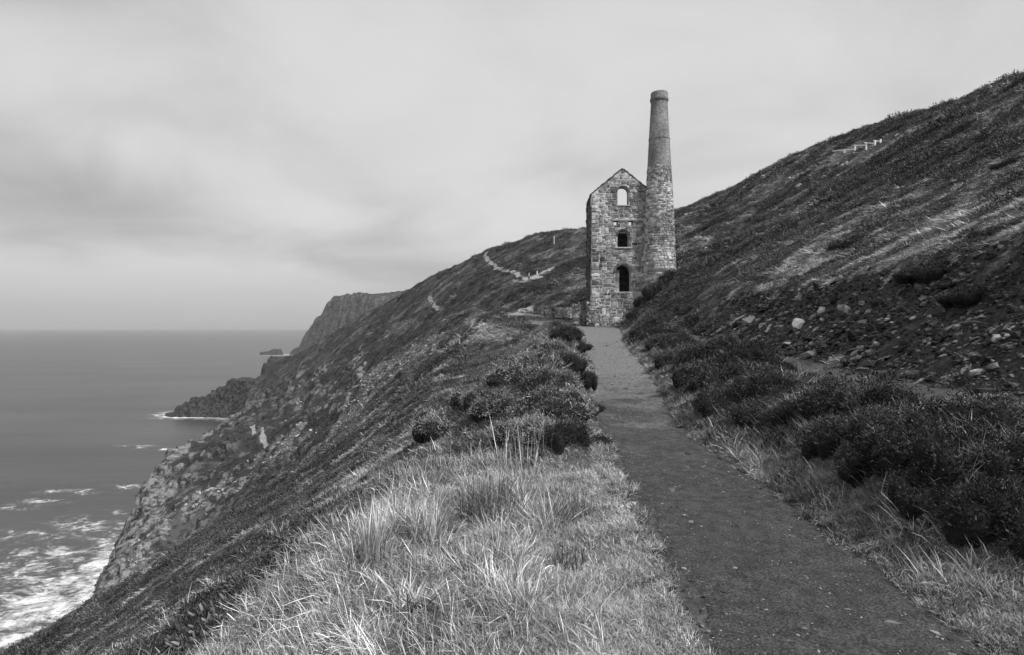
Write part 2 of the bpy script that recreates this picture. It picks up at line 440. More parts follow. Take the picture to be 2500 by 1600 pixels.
# ================================================================== SETTING
# ---- where bare patches lie on the hillside (placed through ground_at, then kept as world ellipses)
def blob(kind, px, py, rx, ry, rot=0.0, st=1.0):
    p = ground_at(px, py); BLOBS.setdefault(kind, []).append((p.x, p.y, rx, ry, rot, st)); return p
POLYS = {}
def poly(kind, pts, st=1.0, rough=0.3):
    P = [ground_at(*p) for p in pts]; q = np.array([(p.x, p.y) for p in P]); POLYS.setdefault(kind, []).append((q, st, rough * float(np.ptp(q, 0).min())))
def poly_mask(kind, X, Y):
    o = np.zeros(np.shape(X))
    for q, st, rough in POLYS.get(kind, ()):
        lo, hi = q.min(0) - rough - 1, q.max(0) + rough + 1
        sel = (X > lo[0]) & (X < hi[0]) & (Y > lo[1]) & (Y < hi[1])
        if not np.any(sel): continue
        x, y = X[sel], Y[sel]; best = np.full(x.shape, 1e9); ins = np.zeros(x.shape, bool); n = len(q)
        for i in range(n):
            (x0, y0), (x1, y1) = q[i], q[(i + 1) % n]; dx, dy = x1 - x0, y1 - y0
            t = np.clip(((x - x0) * dx + (y - y0) * dy) / max(dx * dx + dy * dy, 1e-9), 0, 1)
            best = np.minimum(best, np.hypot(x - x0 - t * dx, y - y0 - t * dy))
            if dy != 0: ins ^= ((y0 > y) != (y1 > y)) & (x < dx * (y - y0) / dy + x0)
        sd = np.where(ins, best, -best) + rough * (1.1 * fbm2(x / (rough * 1.5 + .3), y / (rough * 1.5 + .3), 4, 35) + 0.5 * fbm2(x / (rough * .4 + .1), y / (rough * .4 + .1), 2, 36))
        o[sel] = np.maximum(o[sel], st * sstep(-0.25 * rough, 0.25 * rough, sd))
    return o
_bm = blob_mask
def blob_mask(kind, X, Y):
    return np.maximum(_bm(kind, X, Y), poly_mask(kind, X, Y))
poly('scree', [(653, 1044), (711, 945), (776, 950), (867, 934), (906, 937), (841, 996), (796, 1054), (711, 1103)], 0.72, 0.35)
poly('scree', [(841, 895), (922, 846), (971, 836), (987, 807), (1020, 798), (1003, 837), (955, 882), (906, 905)], 0.8, 0.35)
poly('rock', [(316, 1275), (430, 1203), (447, 1182), (536, 1127), (612, 1124), (550, 1162), (447, 1206), (395, 1258), (327, 1286)], 0.9, 0.3)
poly('rock', [(262, 1385), (275, 1312), (330, 1290), (350, 1310), (330, 1350), (290, 1385)], 1.0, 0.2)
poly('earth', [(447, 1210), (550, 1175), (653, 1096), (674, 1114), (564, 1224), (464, 1230)], 0.8, 0.3)
poly('scree', [(1591, 572), (1678, 554), (1728, 557), (1649, 608), (1591, 641)], 0.7, 0.3)
poly('scree', [(1794, 400), (1993, 353), (2011, 362), (1902, 390), (1794, 423), (1714, 460)], 0.5, 0.4)
poly('scree', [(1597, 742), (1617, 729), (1620, 761), (1570, 767)], 0.8, 0.3)
poly('earth', [(1630, 690), (1680, 650), (1720, 700), (1700, 760), (1640, 770)], 0.8, 0.3)
poly('pale', [(1090, 815), (1190, 765), (1290, 778), (1275, 815), (1170, 840)], 0.8, 0.3)
poly('pale', [(870, 1130), (1050, 1040), (1185, 985), (1195, 1000), (1000, 1100), (880, 1160)], 0.9, 0.3)
poly('pale', [(760, 1200), (960, 1010), (1000, 1000), (880, 1120), (800, 1200)], 0.5, 0.4)
poly('pale', [(1700, 640), (1860, 540), (2100, 470), (2406, 420), (2406, 560), (2000, 600), (1800, 660)], 0.14, 0.3)
poly('pale', [(1100, 1000), (1180, 930), (1260, 860), (1320, 800), (1340, 830), (1325, 900), (1290, 960), (1320, 1010), (1200, 1060)], 0.5, 0.5)
poly('pale', [(2180, 640), (2300, 600), (2406, 600), (2406, 660), (2300, 660)], 0.5, 0.3)
_kp = [ground_at(*p) for p in ((330, 1600), (420, 1540), (500, 1455), (600, 1385), (700, 1310), (850, 1195), (960, 1125), (1060, 1090))]
_kp = sorted([(p.y, float(XC(p.y)) - p.x - 0.3) for p in _kp])
KN_END = _kp[-1][0]
KNOLL = curve([(-40, _kp[0][1])] + _kp + [(600, _kp[-1][1])], 1)      # how far the grassy knoll reaches left of the path

# ---- the row of bushes right of the path and the ridge on the left stand on mounds of their own
RIGHT = [(1494, 752, 42), (1510, 728, 44), (1540, 700, 60), (1575, 662, 50), (1500, 790, 40), (1525, 800, 55), (1550, 822, 70), (1600, 822, 80), (1590, 868, 100), (1640, 862, 110), (1700, 868, 130), (1770, 872, 130), (1650, 920, 130), (1730, 935, 170), (1800, 945, 130),
         (1700, 990, 150), (1800, 1005, 150), (1860, 1015, 100), (1970, 990, 190), (2070, 1000, 190), (1960, 1080, 190), (2110, 1085, 210), (2290, 1080, 270), (2220, 1170, 270), (2390, 1180, 200), (2060, 1165, 170), (2200, 1255, 190), (2350, 1290, 260)]
RIGHT = [(a, b, c * 1.1) for a, b, c in RIGHT]
RIGHT.sort(key=lambda b_: -b_[1])
RIDGE = [(1330, 818, 80), (1352, 846, 62), (1285, 850, 90), (1330, 890, 90), (1250, 895, 120), (1360, 930, 80), (1290, 950, 140), (1200, 940, 130), (1375, 1000, 75), (1310, 1010, 170), (1190, 1010, 140), (1130, 1000, 120), (1340, 1075, 160), (1240, 1070, 150), (1050, 1040, 140)]
RIDGE.sort(key=lambda b_: -b_[1])
SITES = {}
for (px, py, w) in RIGHT + RIDGE: SITES[(px, py)] = ground_at(px, py)
for (px, py, w) in RIGHT:
    q = SITES[(px, py)]; BUMPS.append((q.x, q.y, 0.5 * w * q.y / F_PX, 0.20 * w * q.y / F_PX))
for (px, py, w) in RIDGE:
    q = SITES[(px, py)]; BUMPS.append((q.x, q.y, 0.55 * w * q.y / F_PX, 0.30 * w * q.y / F_PX))
LANES = []
def lane(pts, w):
    P = [ground_at(*p) for p in pts]; LANES.append(([(p.x, p.y) for p in P], w))
lane([(1146, 594), (1138, 604), (1148, 617), (1159, 624), (1184, 637), (1217, 648), (1221, 655), (1206, 665)], 0.75)
lane([(1217, 650), (1240, 656), (1256, 652), (1269, 647), (1291, 634)], 1.1)
lane([(1232, 663), (1254, 661)], 1.6)
lane([(1240, 656), (1262, 652)], 1.6)
lane([(1009, 697), (1012, 706), (1021, 720), (1039, 728)], 0.6)
lane([(1242, 724), (1215, 738), (1195, 750)], 1.5)
lane([(1110, 757), (1150, 752), (1200, 748)], 0.8)
lane([(591, 1002), (617, 1023), (639, 1045), (646, 1056)], 0.7)
lane([(1245, 800), (1215, 812), (1180, 830)], 0.35)
def lane_mask(X, Y):
    o = np.zeros(X.shape)
    for pts, w in LANES:
        P = np.array(pts); lo = P.min(0) - 3 * w - 2; hi = P.max(0) + 3 * w + 2
        sel = (X > lo[0]) & (X < hi[0]) & (Y > lo[1]) & (Y < hi[1])
        if not np.any(sel): continue
        x, y = X[sel], Y[sel]; best = np.full(x.shape, 1e9)
        for (x0, y0), (x1, y1) in zip(pts, pts[1:]):
            dx, dy = x1 - x0, y1 - y0
            t = np.clip(((x - x0) * dx + (y - y0) * dy) / max(dx * dx + dy * dy, 1e-6), 0, 1)
            best = np.minimum(best, np.hypot(x - x0 - t * dx, y - y0 - t * dy))
        best = best + 0.9 * w * fbm2(x / (2 * w), y / (2 * w), 4, 55)
        o[sel] = np.maximum(o[sel], sstep(0.95 * w, 0.35 * w, best))
    return o

def plaza_mask(X, Y):
    d = X - XC(Y)
    return sstep(52, 57, Y) * (1 - sstep(84, 94, Y)) * sstep(0.8, -0.8, d - WR(Y)) * sstep(0.5, -1.5, -d - WL(Y))
def grassy(X, Y):
    """0 = dark heather, 1 = pale grass, combed in streaks down the slope"""
    st = fbm2(X / 9.0 + 0.08 * Y, Y / 3.2, 4, 121); b = fbm2(X / 40.0, Y / 30.0, 3, 131)
    dist = np.hypot(X, Y)
    st2 = fbm2(X / 3.2 + 0.06 * Y, Y / 0.85, 3, 125)
    wn_ = 1 - sstep(25, 70, dist)
    gx = sstep(-0.42, 0.42, st * (1 - 0.35 * wn_) + 0.75 * wn_ * st2 + 0.45 * b - 0.06)
    up = sstep(7.5, 9.5, X - XC(Y)) * NEARW(Y)                     # open grassy slope above the bank
    gx = gx * (0.8 + 0.3 * up) + 0.14 * up
    gx = gx - 0.12 * sstep(90, 170, dist)
    gx = gx + poly_mask('pale', X, Y)
    gx = gx + 0.5 * wn_ * sstep(0.05, 0.4, st2) * (X < PATH_C(Y)) * sstep(7, 11, dist)
    knoll = (1 - sstep(KN_END, KN_END + 1.2, Y)) * sstep(0.3, -0.3, -(X - XC(Y)) - KNOLL(Y))
    gx = np.where(X < PATH_C(Y), np.maximum(gx * (0.62 + 0.3 * sstep(12, 45, dist)), 0.9 * knoll), gx)
    return np.clip(gx, 0, 1)

# ---- hillside: one sheet, finer near the viewer
NA, NR = 660, 740
th = np.linspace(R(-66), R(66), NA)
rr = np.exp(np.linspace(math.log(1.2), math.log(470.0), NR))
TH, RR = np.meshgrid(th, rr)
TX = (RR * np.sin(TH)).ravel(); TY = (-4.0 + RR * np.cos(TH)).ravel()
TZ = height(TX, TY)
farsel = TX < -40
SD = np.full(TX.shape, 60.0); SD[farsel] = shore_distance(TX[farsel], TY[farsel])
# steepness -> where rock shows
Zg = TZ.reshape(NR, NA); Xg = TX.reshape(NR, NA); Yg = TY.reshape(NR, NA)
P3 = np.stack([Xg, Yg, Zg], -1)
du = np.gradient(P3, axis=1); dv = np.gradient(P3, axis=0)
NRM = np.cross(du, dv); NRM /= np.linalg.norm(NRM, axis=-1, keepdims=True) + 1e-9
NRM = NRM.reshape(-1, 3); NRM[NRM[:, 2] < 0] *= -1
steepness = 1 - NRM[:, 2]
rock = np.clip(sstep(0.30, 0.48, steepness + 0.12 * fbm2(TX / 9, TY / 9, 3, 141)) * (TX < -40) + 0.9 * (sstep(16, 8, SD + 5 * fbm2(TX / 12, TY / 12, 3, 77))) * (TX < -40)
               + sstep(352, 372, TY) * sstep(-150, -165, TX), 0, 1)
rock = np.maximum(rock, blob_mask('rock', TX, TY))
glr = sstep(85, 110, TY) * (1 - sstep(250, 300, TY)) * sstep(-15, -40, TX - XC(TY))
crag_ = np.clip(glr * (1 - blob_mask('rock', TX, TY)) * (1 - sstep(30, 12, SD)), 0, 1)
rock = np.maximum(rock, 0.8 * glr * sstep(0.70, 0.84, ridged2(TX / 34.0 + 0.006 * TY, TY / 15.0, 4, 27) + 0.25 * fbm2(TX / 5, TY / 5, 3, 29)))
# broken rock: blocks and ledges pushed out of the slope
bl = (1.5 * (1 - 2 * np.abs(vnoise3(TX / 7.5, TY / 7.5, TZ / 6.0, 2))) + vnoise3(TX / 3.1, TY / 3.1, TZ / 2.0, 3) + 0.6 * vnoise3(TX / 1.4, TY / 1.4, TZ / 0.8, 4))
led = np.abs(((TZ * 0.42 + 0.07 * TX + 0.5 * fbm2(TX / 15, TY / 15, 2, 9)) % 1.0) - 0.5) * 2
tip = sstep(350, 370, TY)
amp = rock * (np.where(TX < -40, 1.0, 0.4)) * (1.0 - 0.2 * tip)
led2 = np.abs(((TZ * 0.16 + 0.01 * TX + 0.35 * fbm2(TX / 25, TY / 25, 3, 19)) % 1.0) - 0.5) * 2
bl = bl * (1 - 0.85 * tip)
disp = amp * (0.9 * bl + 0.9 * (led - 0.5) + tip * 2.2 * (sstep(0.3, 0.7, led2) - 0.5))
TXd = TX + NRM[:, 0] * disp; TYd = TY + NRM[:, 1] * disp; TZd = TZ + NRM[:, 2] * disp
ii = np.arange(NA * NR).reshape(NR, NA)
TF = np.stack([ii[:-1, :-1].ravel(), ii[:-1, 1:].ravel(), ii[1:, 1:].ravel(), ii[1:, :-1].ravel()], 1)[:, ::-1]
TF = TF[(TZ[TF] > SEA - 4).any(1)]
hill_me = mesh_np('hillside', np.stack([TXd, TYd, TZd], 1), TF, True)
mk = masks(TX, TY, TZ)
set_attr(hill_me, 'rock', rock)
set_attr(hill_me, 'dark_slate', crag_)
set_attr(hill_me, 'scree', blob_mask('scree', TX, TY))
set_attr(hill_me, 'earth', np.maximum(blob_mask('earth', TX, TY), 0))
set_attr(hill_me, 'bank', np.maximum(mk['bank'], mk['track']))
set_attr(hill_me, 'lane', lane_mask(TX, TY))
set_attr(hill_me, 'pathside', mk['path'])
set_attr(hill_me, 'plaza', plaza_mask(TX, TY))
set_attr(hill_me, 'grassy', grassy(TX, TY))

g = NT('hill_ground')
P = g.pos()
pn = g.mapping(P, scale=(0.16, 0.42, 0.3))
n1 = g.noise(pn, 1.0, 6, 0.62); n2 = g.noise(P, 3.0, 5, 0.6); n3 = g.noise(P, 14.0, 3, 0.6)
gr = g.math('ADD', g.attr('grassy'), g.math('MULTIPLY', g.math('SUBTRACT', n1, 0.5), 1.2))
veg = g.mix(g.ramp(gr, 0.25, 0.95, 0, 1), 0.04, 0.17)
veg = g.math('MULTIPLY', veg, g.ramp(n2, 0.3, 0.7, 0.55, 1.35))
rk = g.mix(g.ramp(g.noise(P, 0.55, 6, 0.7), 0.40, 0.60, 0, 1), 0.035, 0.25)
rk = g.math('MULTIPLY', rk, g.ramp(n2, 0.3, 0.7, 0.6, 1.3))
yy_ = g.node('ShaderNodeSeparateXYZ'); g.l.new(P, yy_.inputs[0])
rk = g.math('MULTIPLY', rk, g.ramp(yy_.outputs['Y'], 200, 330, 1.0, 0.30))          # darker slate on the outer headland
rk = g.math('MULTIPLY', rk, g.math('SUBTRACT', 1.0, g.math('MULTIPLY', g.attr('dark_slate'), 0.55)))
sc = g.mix(g.ramp(g.voro(P, 2.2, out='Distance'), 0.1, 0.6, 1, 0), 0.10, 0.30)
sc = g.math('MULTIPLY', sc, g.ramp(n3, 0.35, 0.65, 0.5, 1.4))
def edged(a, lo=0.35, hi=0.6):
    return g.ramp(g.math('ADD', g.attr(a), g.math('MULTIPLY', g.math('SUBTRACT', n2, 0.5), 0.5)), lo, hi, 0, 1)
c = g.mix(edged('plaza'), veg, g.math('MULTIPLY', g.ramp(n3, 0.3, 0.7, 0.10, 0.15), 1.0))
c = g.mix(edged('earth'), c, g.ramp(n3, 0.3, 0.7, 0.05, 0.11))
c = g.mix(edged('scree'), c, sc)
c = g.mix(edged('rock', 0.3, 0.55), c, rk)
c = g.mix(edged('bank'), c, g.math('MULTIPLY', g.ramp(n3, 0.3, 0.75, 0.018, 0.055), g.ramp(n2, 0.3, 0.7, 0.7, 1.3)))
c = g.mix(edged('pathside', 0.15, 0.5), c, g.math('MULTIPLY', g.ramp(n3, 0.3, 0.7, 0.04, 0.085), g.ramp(n2, 0.3, 0.7, 0.7, 1.3)))
c = g.mix(edged('lane', 0.3, 0.5), c, g.ramp(n2, 0.3, 0.7, 0.18, 0.36))
g.color(c); g.b.inputs['Roughness'].default_value = 0.95
g.bump(g.math('ADD', n2, g.math('MULTIPLY', n3, 0.4)), 0.6, 0.12)
hill = tag(link('hillside', hill_me, g.m), kind='structure', label='steep heather and grass hillside falling to the sea')

# ---- sheets for the footpath and the upper track
def strip(name, ys, cx_f, hw_f, lift, n=13):
    V = []; 
    for y in ys:
        c, w = float(cx_f(y)), float(hw_f(y))
        e0 = 0.16 * float(fbm2(np.array([y / 0.9]), np.array([3.3]), 4, 201)[0]) * (1 + y / 25); e1 = 0.16 * float(fbm2(np.array([y / 0.9]), np.array([8.3]), 4, 202)[0]) * (1 + y / 25)
        for j in range(n):
            t = j / (n - 1)
            V.append((c - w + e0 + t * (2 * w + e1 - e0), y))
    V = np.array(V); z = height(V[:, 0], V[:, 1]) + lift
    e = np.tile(np.abs(np.linspace(-1, 1, n)), len(ys)); z = z - np.where(e > 0.99, lift + 0.03, 0)
    idx = np.arange(len(V)).reshape(len(ys), n)
    F = np.stack([idx[:-1, :-1].ravel(), idx[:-1, 1:].ravel(), idx[1:, 1:].ravel(), idx[1:, :-1].ravel()], 1)
    return mesh_np(name, np.column_stack([V, z]), F, True)
gp = NT('gravel_path')
P = gp.pos()
ya = gp.node('ShaderNodeSeparateXYZ'); gp.l.new(P, ya.inputs[0])
v1 = gp.voro(P, 26.0); v1c = gp.voro(P, 26.0, out='Color'); bwc = gp.node('ShaderNodeRGBToBW'); gp.l.new(v1c, bwc.inputs[0])
n1 = gp.noise(P, 0.9, 5, 0.6); n2 = gp.noise(P, 9.0, 5, 0.65); n3 = gp.noise(P, 60.0, 3, 0.6)
loose = gp.math('ADD', gp.ramp(ya.outputs['Y'], 3.0, 24.0, 0.0, 0.75), gp.math('MULTIPLY', gp.math('SUBTRACT', n1, 0.5), 1.3))
base = gp.math('MULTIPLY', gp.mix(gp.ramp(loose, 0.1, 0.6, 0, 1), 0.055, 0.17), gp.ramp(n2, 0.25, 0.75, 0.6, 1.4))
base = gp.math('MULTIPLY', base, gp.ramp(n3, 0.3, 0.7, 0.45, 1.55))
peb = gp.math('MULTIPLY', gp.ramp(bwc.outputs[0], 0.58, 0.66, 0, 1), gp.ramp(v1, 0.26, 0.34, 1, 0))
peb = gp.math('MULTIPLY', peb, gp.ramp(gp.math('ADD', loose, gp.math('SUBTRACT', n2, 0.4)), 0.05, 0.7, 0.0, 1.0))
gp.color(gp.mix(peb, base, gp.ramp(n3, 0.3, 0.7, 0.14, 0.3)))
gp.b.inputs['Roughness'].default_value = 0.9
gp.bump(gp.math('ADD', gp.math('ADD', gp.math('MULTIPLY', peb, 0.6), gp.math('MULTIPLY', n2, 0.8)), gp.math('MULTIPLY', n3, 0.6)), 1.0, 0.03)
ys = np.exp(np.linspace(math.log(1.3), math.log(63.5), 420))
tag(link('path', strip('path', ys, PATH_C, PATH_W, 0.014, 15), gp.m), kind='structure', label='dark gravel footpath leading to the engine house')
gt = NT('track_gravel'); P = gt.pos()
n2 = gt.noise(P, 8.0, 5, 0.65); n3 = gt.noise(P, 50.0, 3, 0.6); v1 = gt.voro(P, 18.0); v1c = gt.voro(P, 18.0, out='Color')
bwc = gt.node('ShaderNodeRGBToBW'); gt.l.new(v1c, bwc.inputs[0])
peb = gt.math('MULTIPLY', gt.ramp(bwc.outputs[0], 0.58, 0.66, 0, 1), gt.ramp(v1, 0.26, 0.34, 1, 0))
gt.color(gt.mix(peb, gt.math('MULTIPLY', gt.ramp(n2, 0.3, 0.7, 0.035, 0.07), gt.ramp(n3, 0.3, 0.7, 0.7, 1.3)), gt.ramp(n3, 0.3, 0.7, 0.07, 0.17)))
gt.bump(gt.math('ADD', gt.math('MULTIPLY', peb, 0.8), n2), 0.7, 0.03)
ys2 = np.exp(np.linspace(math.log(2.0), math.log(40.0), 220))
tag(link('upper_track', strip('upper_track', ys2, lambda y: XC(y) + WR(y) + 3.65, lambda y: np.interp(y, [2, 30, 40], [0.75, 0.85, 0.3]), 0.012, 9), gt.m), kind='structure', label='dark stony track along the foot of the eroded bank')

# ---- sea
def sea_at(px, py):
    yy = -SEA * F_PX / (py - CY); return (px - CX) / F_PX * yy, yy
sth = np.linspace(R(-85), R(85), 420); sr = np.exp(np.linspace(math.log(45), math.log(30000), 420))
STH, SR = np.meshgrid(sth, sr); SX = (SR * np.sin(STH)).ravel(); SY = (SR * np.cos(STH)).ravel()
foam = np.zeros(SX.shape)
FOAM = [(225, 1395, 90, 75, .85), (120, 1410, 140, 85, .72), (60, 1330, 90, 40, .45), (200, 1240, 90, 25, .4), (60, 1260, 70, 20, .35), (60, 1440, 70, 40, .62), (250, 1330, 70, 45, .8), (140, 1300, 45, 22, .6), (30, 1500, 90, 60, .75), (160, 1480, 110, 45, .75), (280, 1280, 60, 16, .6),
        (120, 1265, 30, 10, .42), (100, 1180, 50, 6, .75), (180, 1158, 80, 7, .55), (300, 1146, 40, 6, .7), (30, 1195, 50, 8, .35), (270, 1206, 30, 5, .7), (330, 1052, 60, 4, .5), (385, 1058, 32, 3, .9),
        (450, 982, 55, 2.2, 1.3), (500, 981, 40, 2, 1.0), (540, 985, 60, 2, .5), (640, 837, 40, 1.2, 1.0), (672, 836, 26, 1.0, 1.0), (660, 851, 35, 1.5, .55), (690, 835, 20, 1.2, .9)]
for px, py, dx, dy, st in FOAM:
    fx, fy = sea_at(px, py); rx = dx * fy / F_PX; ry = dy * fy * fy / (F_PX * -SEA)
    qx = (SX - fx * SY / fy) if py > 1000 else (SX - fx)
    foam = np.maximum(foam, st * np.exp(-((qx / rx) ** 2 + ((SY - fy) / ry) ** 2)))
sel = SR.ravel() < 700
sdw = np.full(SX.shape, -500.0); sdw[sel] = shore_distance(SX[sel], SY[sel])
foam = np.maximum(foam, 0.95 * np.exp(-np.abs(sdw) / 6.0))
idx = np.arange(len(SX)).reshape(420, 420)
SF = np.stack([idx[:-1, :-1].ravel(), idx[:-1, 1:].ravel(), idx[1:, 1:].ravel(), idx[1:, :-1].ravel()], 1)[:, ::-1]
sea_me = mesh_np('sea', np.column_stack([SX, SY, np.full(len(SX), SEA)]), SF, True)
set_attr(sea_me, 'foam', foam)
s = NT('sea_water'); P = s.pos()
f1 = s.noise(s.mapping(P, scale=(0.075, 0.085, 1)), 1.0, 9, 0.7, 2.2); f2 = s.noise(s.mapping(P, scale=(0.3, 0.5, 1)), 1.0, 5, 0.7, 1.5)
fz = s.math('ADD', s.attr('foam'), s.math('MULTIPLY', s.math('ADD', s.math('SUBTRACT', f1, 0.52), s.math('MULTIPLY', s.math('SUBTRACT', f2, 0.5), 0.6)), 3.4))
fz = s.math('MULTIPLY', s.ramp(fz, 0.1, 1.2, 0, 1), s.ramp(s.attr('foam'), 0.01, 0.3, 0, 1))
swell = s.noise(s.mapping(P, scale=(0.004, 0.016, 1)), 1.0, 6, 0.6)
s.color(s.mix(fz, s.ramp(swell, 0.3, 0.7, 0.03, 0.062), 0.8))
s.set(s.b.inputs['Roughness'], s.mix(fz, 0.32, 0.9)); s.b.inputs['IOR'].default_value = 1.33
s.b.inputs['Specular IOR Level'].default_value = 0.45
s.bump(s.noise(s.mapping(P, scale=(0.05, 0.16, 1)), 1.0, 8, 0.7), 0.25, 1.2)
tag(link('sea', sea_me, s.m), kind='structure', label='grey sea with white foam along the cliffs')

# ---- far headland and the rocks in the water
rkm = NT('cliff_rock'); P = rkm.pos()
n1 = rkm.noise(P, 0.05, 7, 0.65); n2 = rkm.noise(rkm.mapping(P, scale=(0.12, 0.12, 0.5)), 1.0, 6, 0.7); n3 = rkm.noise(P, 0.8, 4, 0.7)
nz = rkm.node('ShaderNodeSeparateXYZ'); geo = rkm.node('ShaderNodeNewGeometry'); rkm.l.new(geo.outputs['Normal'], nz.inputs[0])
rc = rkm.mix(rkm.ramp(n2, 0.38, 0.62, 0, 1), 0.02, 0.14); rc = rkm.math('MULTIPLY', rc, rkm.ramp(n3, 0.3, 0.7, 0.6, 1.35))
vg = rkm.ramp(rkm.math('ADD', nz.outputs['Z'], rkm.math('MULTIPLY', rkm.math('SUBTRACT', n1, 0.5), 0.7)), 0.62, 0.8, 0, 1)
rkm.color(rkm.mix(vg, rc, rkm.ramp(n3, 0.3, 0.7, 0.03, 0.06)))
rkm.bump(rkm.math('ADD', n2, n3), 0.8, 1.5)
FSH = [(-486, 1262), (-478, 1238), (-468, 1225), (-448, 1190), (-420, 1150), (-390, 1100), (-340, 1040), (-280, 980), (-100, 960), (-60, 1500), (-300, 1420), (-400, 1360), (-462, 1300)]
fx = np.linspace(-500, -90, 300); fy = np.linspace(930, 1400, 230); FX, FY = np.meshgrid(fx, fy); FX = FX.ravel(); FY = FY.ravel()
_sv = SHORE; SHORE = np.array(FSH, float); fsd = shore_distance(FX, FY); SHORE = _sv
top = np.interp(FX / FY * F_PX + CX, [686, 692, 700, 712, 735, 757, 768, 780, 790, 820, 870, 950, 1000, 1100], [836, 815, 795, 778, 757, 742, 720, 708, 703, 699, 697, 688, 684, 676])
top = (CY - top) / F_PX * FY
fsd2 = fsd + 9 * fbm2(FX / 50, FY / 50, 5, 301) + 4 * ridged2(FX / 22, FY / 22, 4, 303) - 2
crag = np.interp(FX / FY * F_PX + CX, [690, 740, 760, 850, 880], [0, 1, 1, 0.8, 0.1])
FZ = smin(top + (2.0 + 13 * crag) * fbm2(FX / 12, FY / 16, 4, 305), SEA - 4 + fsd2 * 1.75, 6.0)
FZ = FZ + np.clip(fsd / 25, 0, 1) * (4.5 + 9 * crag) * (ridged2(FX / 18, FY / 30, 4, 307) - 0.6)
FZ = np.maximum(FZ, SEA - 10)
idx = np.arange(len(FX)).reshape(230, 300)
FF = np.stack([idx[:-1, :-1].ravel(), idx[:-1, 1:].ravel(), idx[1:, 1:].ravel(), idx[1:, :-1].ravel()], 1)
FF = FF[(FZ[FF] > SEA - 3).any(1)]
tag(link('far_headland', mesh_np('far_headland', np.column_stack([FX, FY, FZ]), FF, True), rkm.m), kind='structure', label='hazy far headland with a craggy cliff face')

def sea_rock(name, px, py, wpx, prof, depth, label, seed):
    """a rock rising from the water: a lumpy ridge whose crest follows a height profile"""
    x0, y0 = sea_at(px, py); k = y0 / F_PX
    nx, ny = 90, 34
    u = np.linspace(-0.5, 0.5, nx); v = np.linspace(-1, 1, ny); U, Vv = np.meshgrid(u, v)
    h = np.interp(U, [p[0] for p in prof], [p[1] * k for p in prof])
    X = x0 + U * wpx * k; Y = y0 + depth * 0.5 + Vv * depth * 0.5 * (1 - 0.4 * (2 * np.abs(U)) ** 3)
    Z = h * np.clip(1.25 - np.abs(Vv) ** 2.5 * 1.4, -0.4, 1)
    q = 6 * k
    Z = Z * (1 + 0.25 * ridged2(X / q, Y / q, 4, seed) - 0.12) + 1.2 * k * fbm2(X / (2 * k), Y / (2 * k), 4, seed + 3)
    idx = np.arange(nx * ny).reshape(ny, nx)
    F = np.stack([idx[:-1, :-1].ravel(), idx[:-1, 1:].ravel(), idx[1:, 1:].ravel(), idx[1:, :-1].ravel()], 1)
    V = np.column_stack([X.ravel() - x0, Y.ravel() - y0, Z.ravel()])
    o = link(name, mesh_np(name, V, F, False), rkm2.m); o.location = (x0, y0, SEA)
    return tag(o, label, 'rock')
rkm2 = NT('wet_rock'); P = rkm2.pos(); n1 = rkm2.noise(rkm2.mapping(P, scale=(0.1, 0.1, 0.6)), 1.0, 6, 0.7)
rkm2.color(rkm2.ramp(n1, 0.3, 0.7, 0.025, 0.07)); rkm2.b.inputs['Roughness'].default_value = 0.6
sea_rock('sea_rock', 632, 837, 54, [(-.5, -2), (-.46, 6), (-.2, 8), (0, 10), (.08, 14), (.14, 12), (.36, 13), (.42, 9), (.5, -2)], 26, 'long low dark islet alone on the sea before the far headland', 401)
sea_rock('sea_rock', 688, 836, 24, [(-.5, -1), (-.2, 9), (.1, 15), (.5, 16)], 22, 'small dark rock at the foot of the far headland', 411)
sea_rock('sea_rock', 232, 1398, 56, [(-.5, -6), (-.3, 6), (0, 16), (.2, 24), (.36, 34), (.5, 20)], 7, 'jagged dark rock in the surf below the near cliff', 421)
# ================================================================== THE ENGINE HOUSE
YF = 66.0                                # front face
def bX(px, y=YF): return (px - CX) / F_PX * y
def bZ(py, y=YF): return (CY - py) / F_PX * y
def stone_material(name, lo, hi, lime=0.35, dark=0.5):
    m = NT(name); P = m.pos()
    rnd = m.math('FRACT', m.math('ADD', m.math('MULTIPLY', m.rand(), 7.31), m.attr('tone')))
    n1 = m.noise(P, 0.35, 5, 0.6); n2 = m.noise(P, 2.2, 6, 0.68); n3 = m.noise(P, 11.0, 4, 0.65)
    c = m.mix(rnd, lo, hi)
    c = m.math('MULTIPLY', c, m.ramp(n2, 0.3, 0.7, 0.6, 1.35))
    c = m.math('MULTIPLY', c, m.ramp(n3, 0.3, 0.7, 0.7, 1.25))
    c = m.math('MULTIPLY', c, m.ramp(n1, 0.35, 0.62, dark, 1.12))            # damp stains with their own shape
    lm = m.ramp(m.math('ADD', m.noise(P, 0.9, 6, 0.7), m.math('MULTIPLY', n3, 0.25)), 0.70, 0.78, 0, 1)
    c = m.mix(m.math('MULTIPLY', lm, lime), c, 0.66)                           # lime wash and lichen
    m.color(c); m.b.inputs['Roughness'].default_value = 0.92
    m.bump(m.math('ADD', n3, m.math('MULTIPLY', n2, 0.6)), 0.7, 0.05)
    return m.m
M_STONE = stone_material('granite_rubble', 0.11, 0.54, 0.75, 0.42)
M_STONE_DK = stone_material('dark_rubble', 0.05, 0.15, 0.15)  # rubble in a darker tone, for the left side wall and the coping
M_CHIM = stone_material('chimney_rubble', 0.17, 0.64, 0.7, 0.6)
mm = NT('lime_mortar'); P = mm.pos(); n1 = mm.noise(P, 0.4, 5, 0.6); n2 = mm.noise(P, 6, 5, 0.7)
mm.color(mm.math('MULTIPLY', mm.ramp(n1, 0.35, 0.65, 0.16, 0.62), mm.ramp(n2, 0.3, 0.7, 0.55, 1.3))); mm.bump(n2, 0.8, 0.06)
M_MORTAR = mm.m
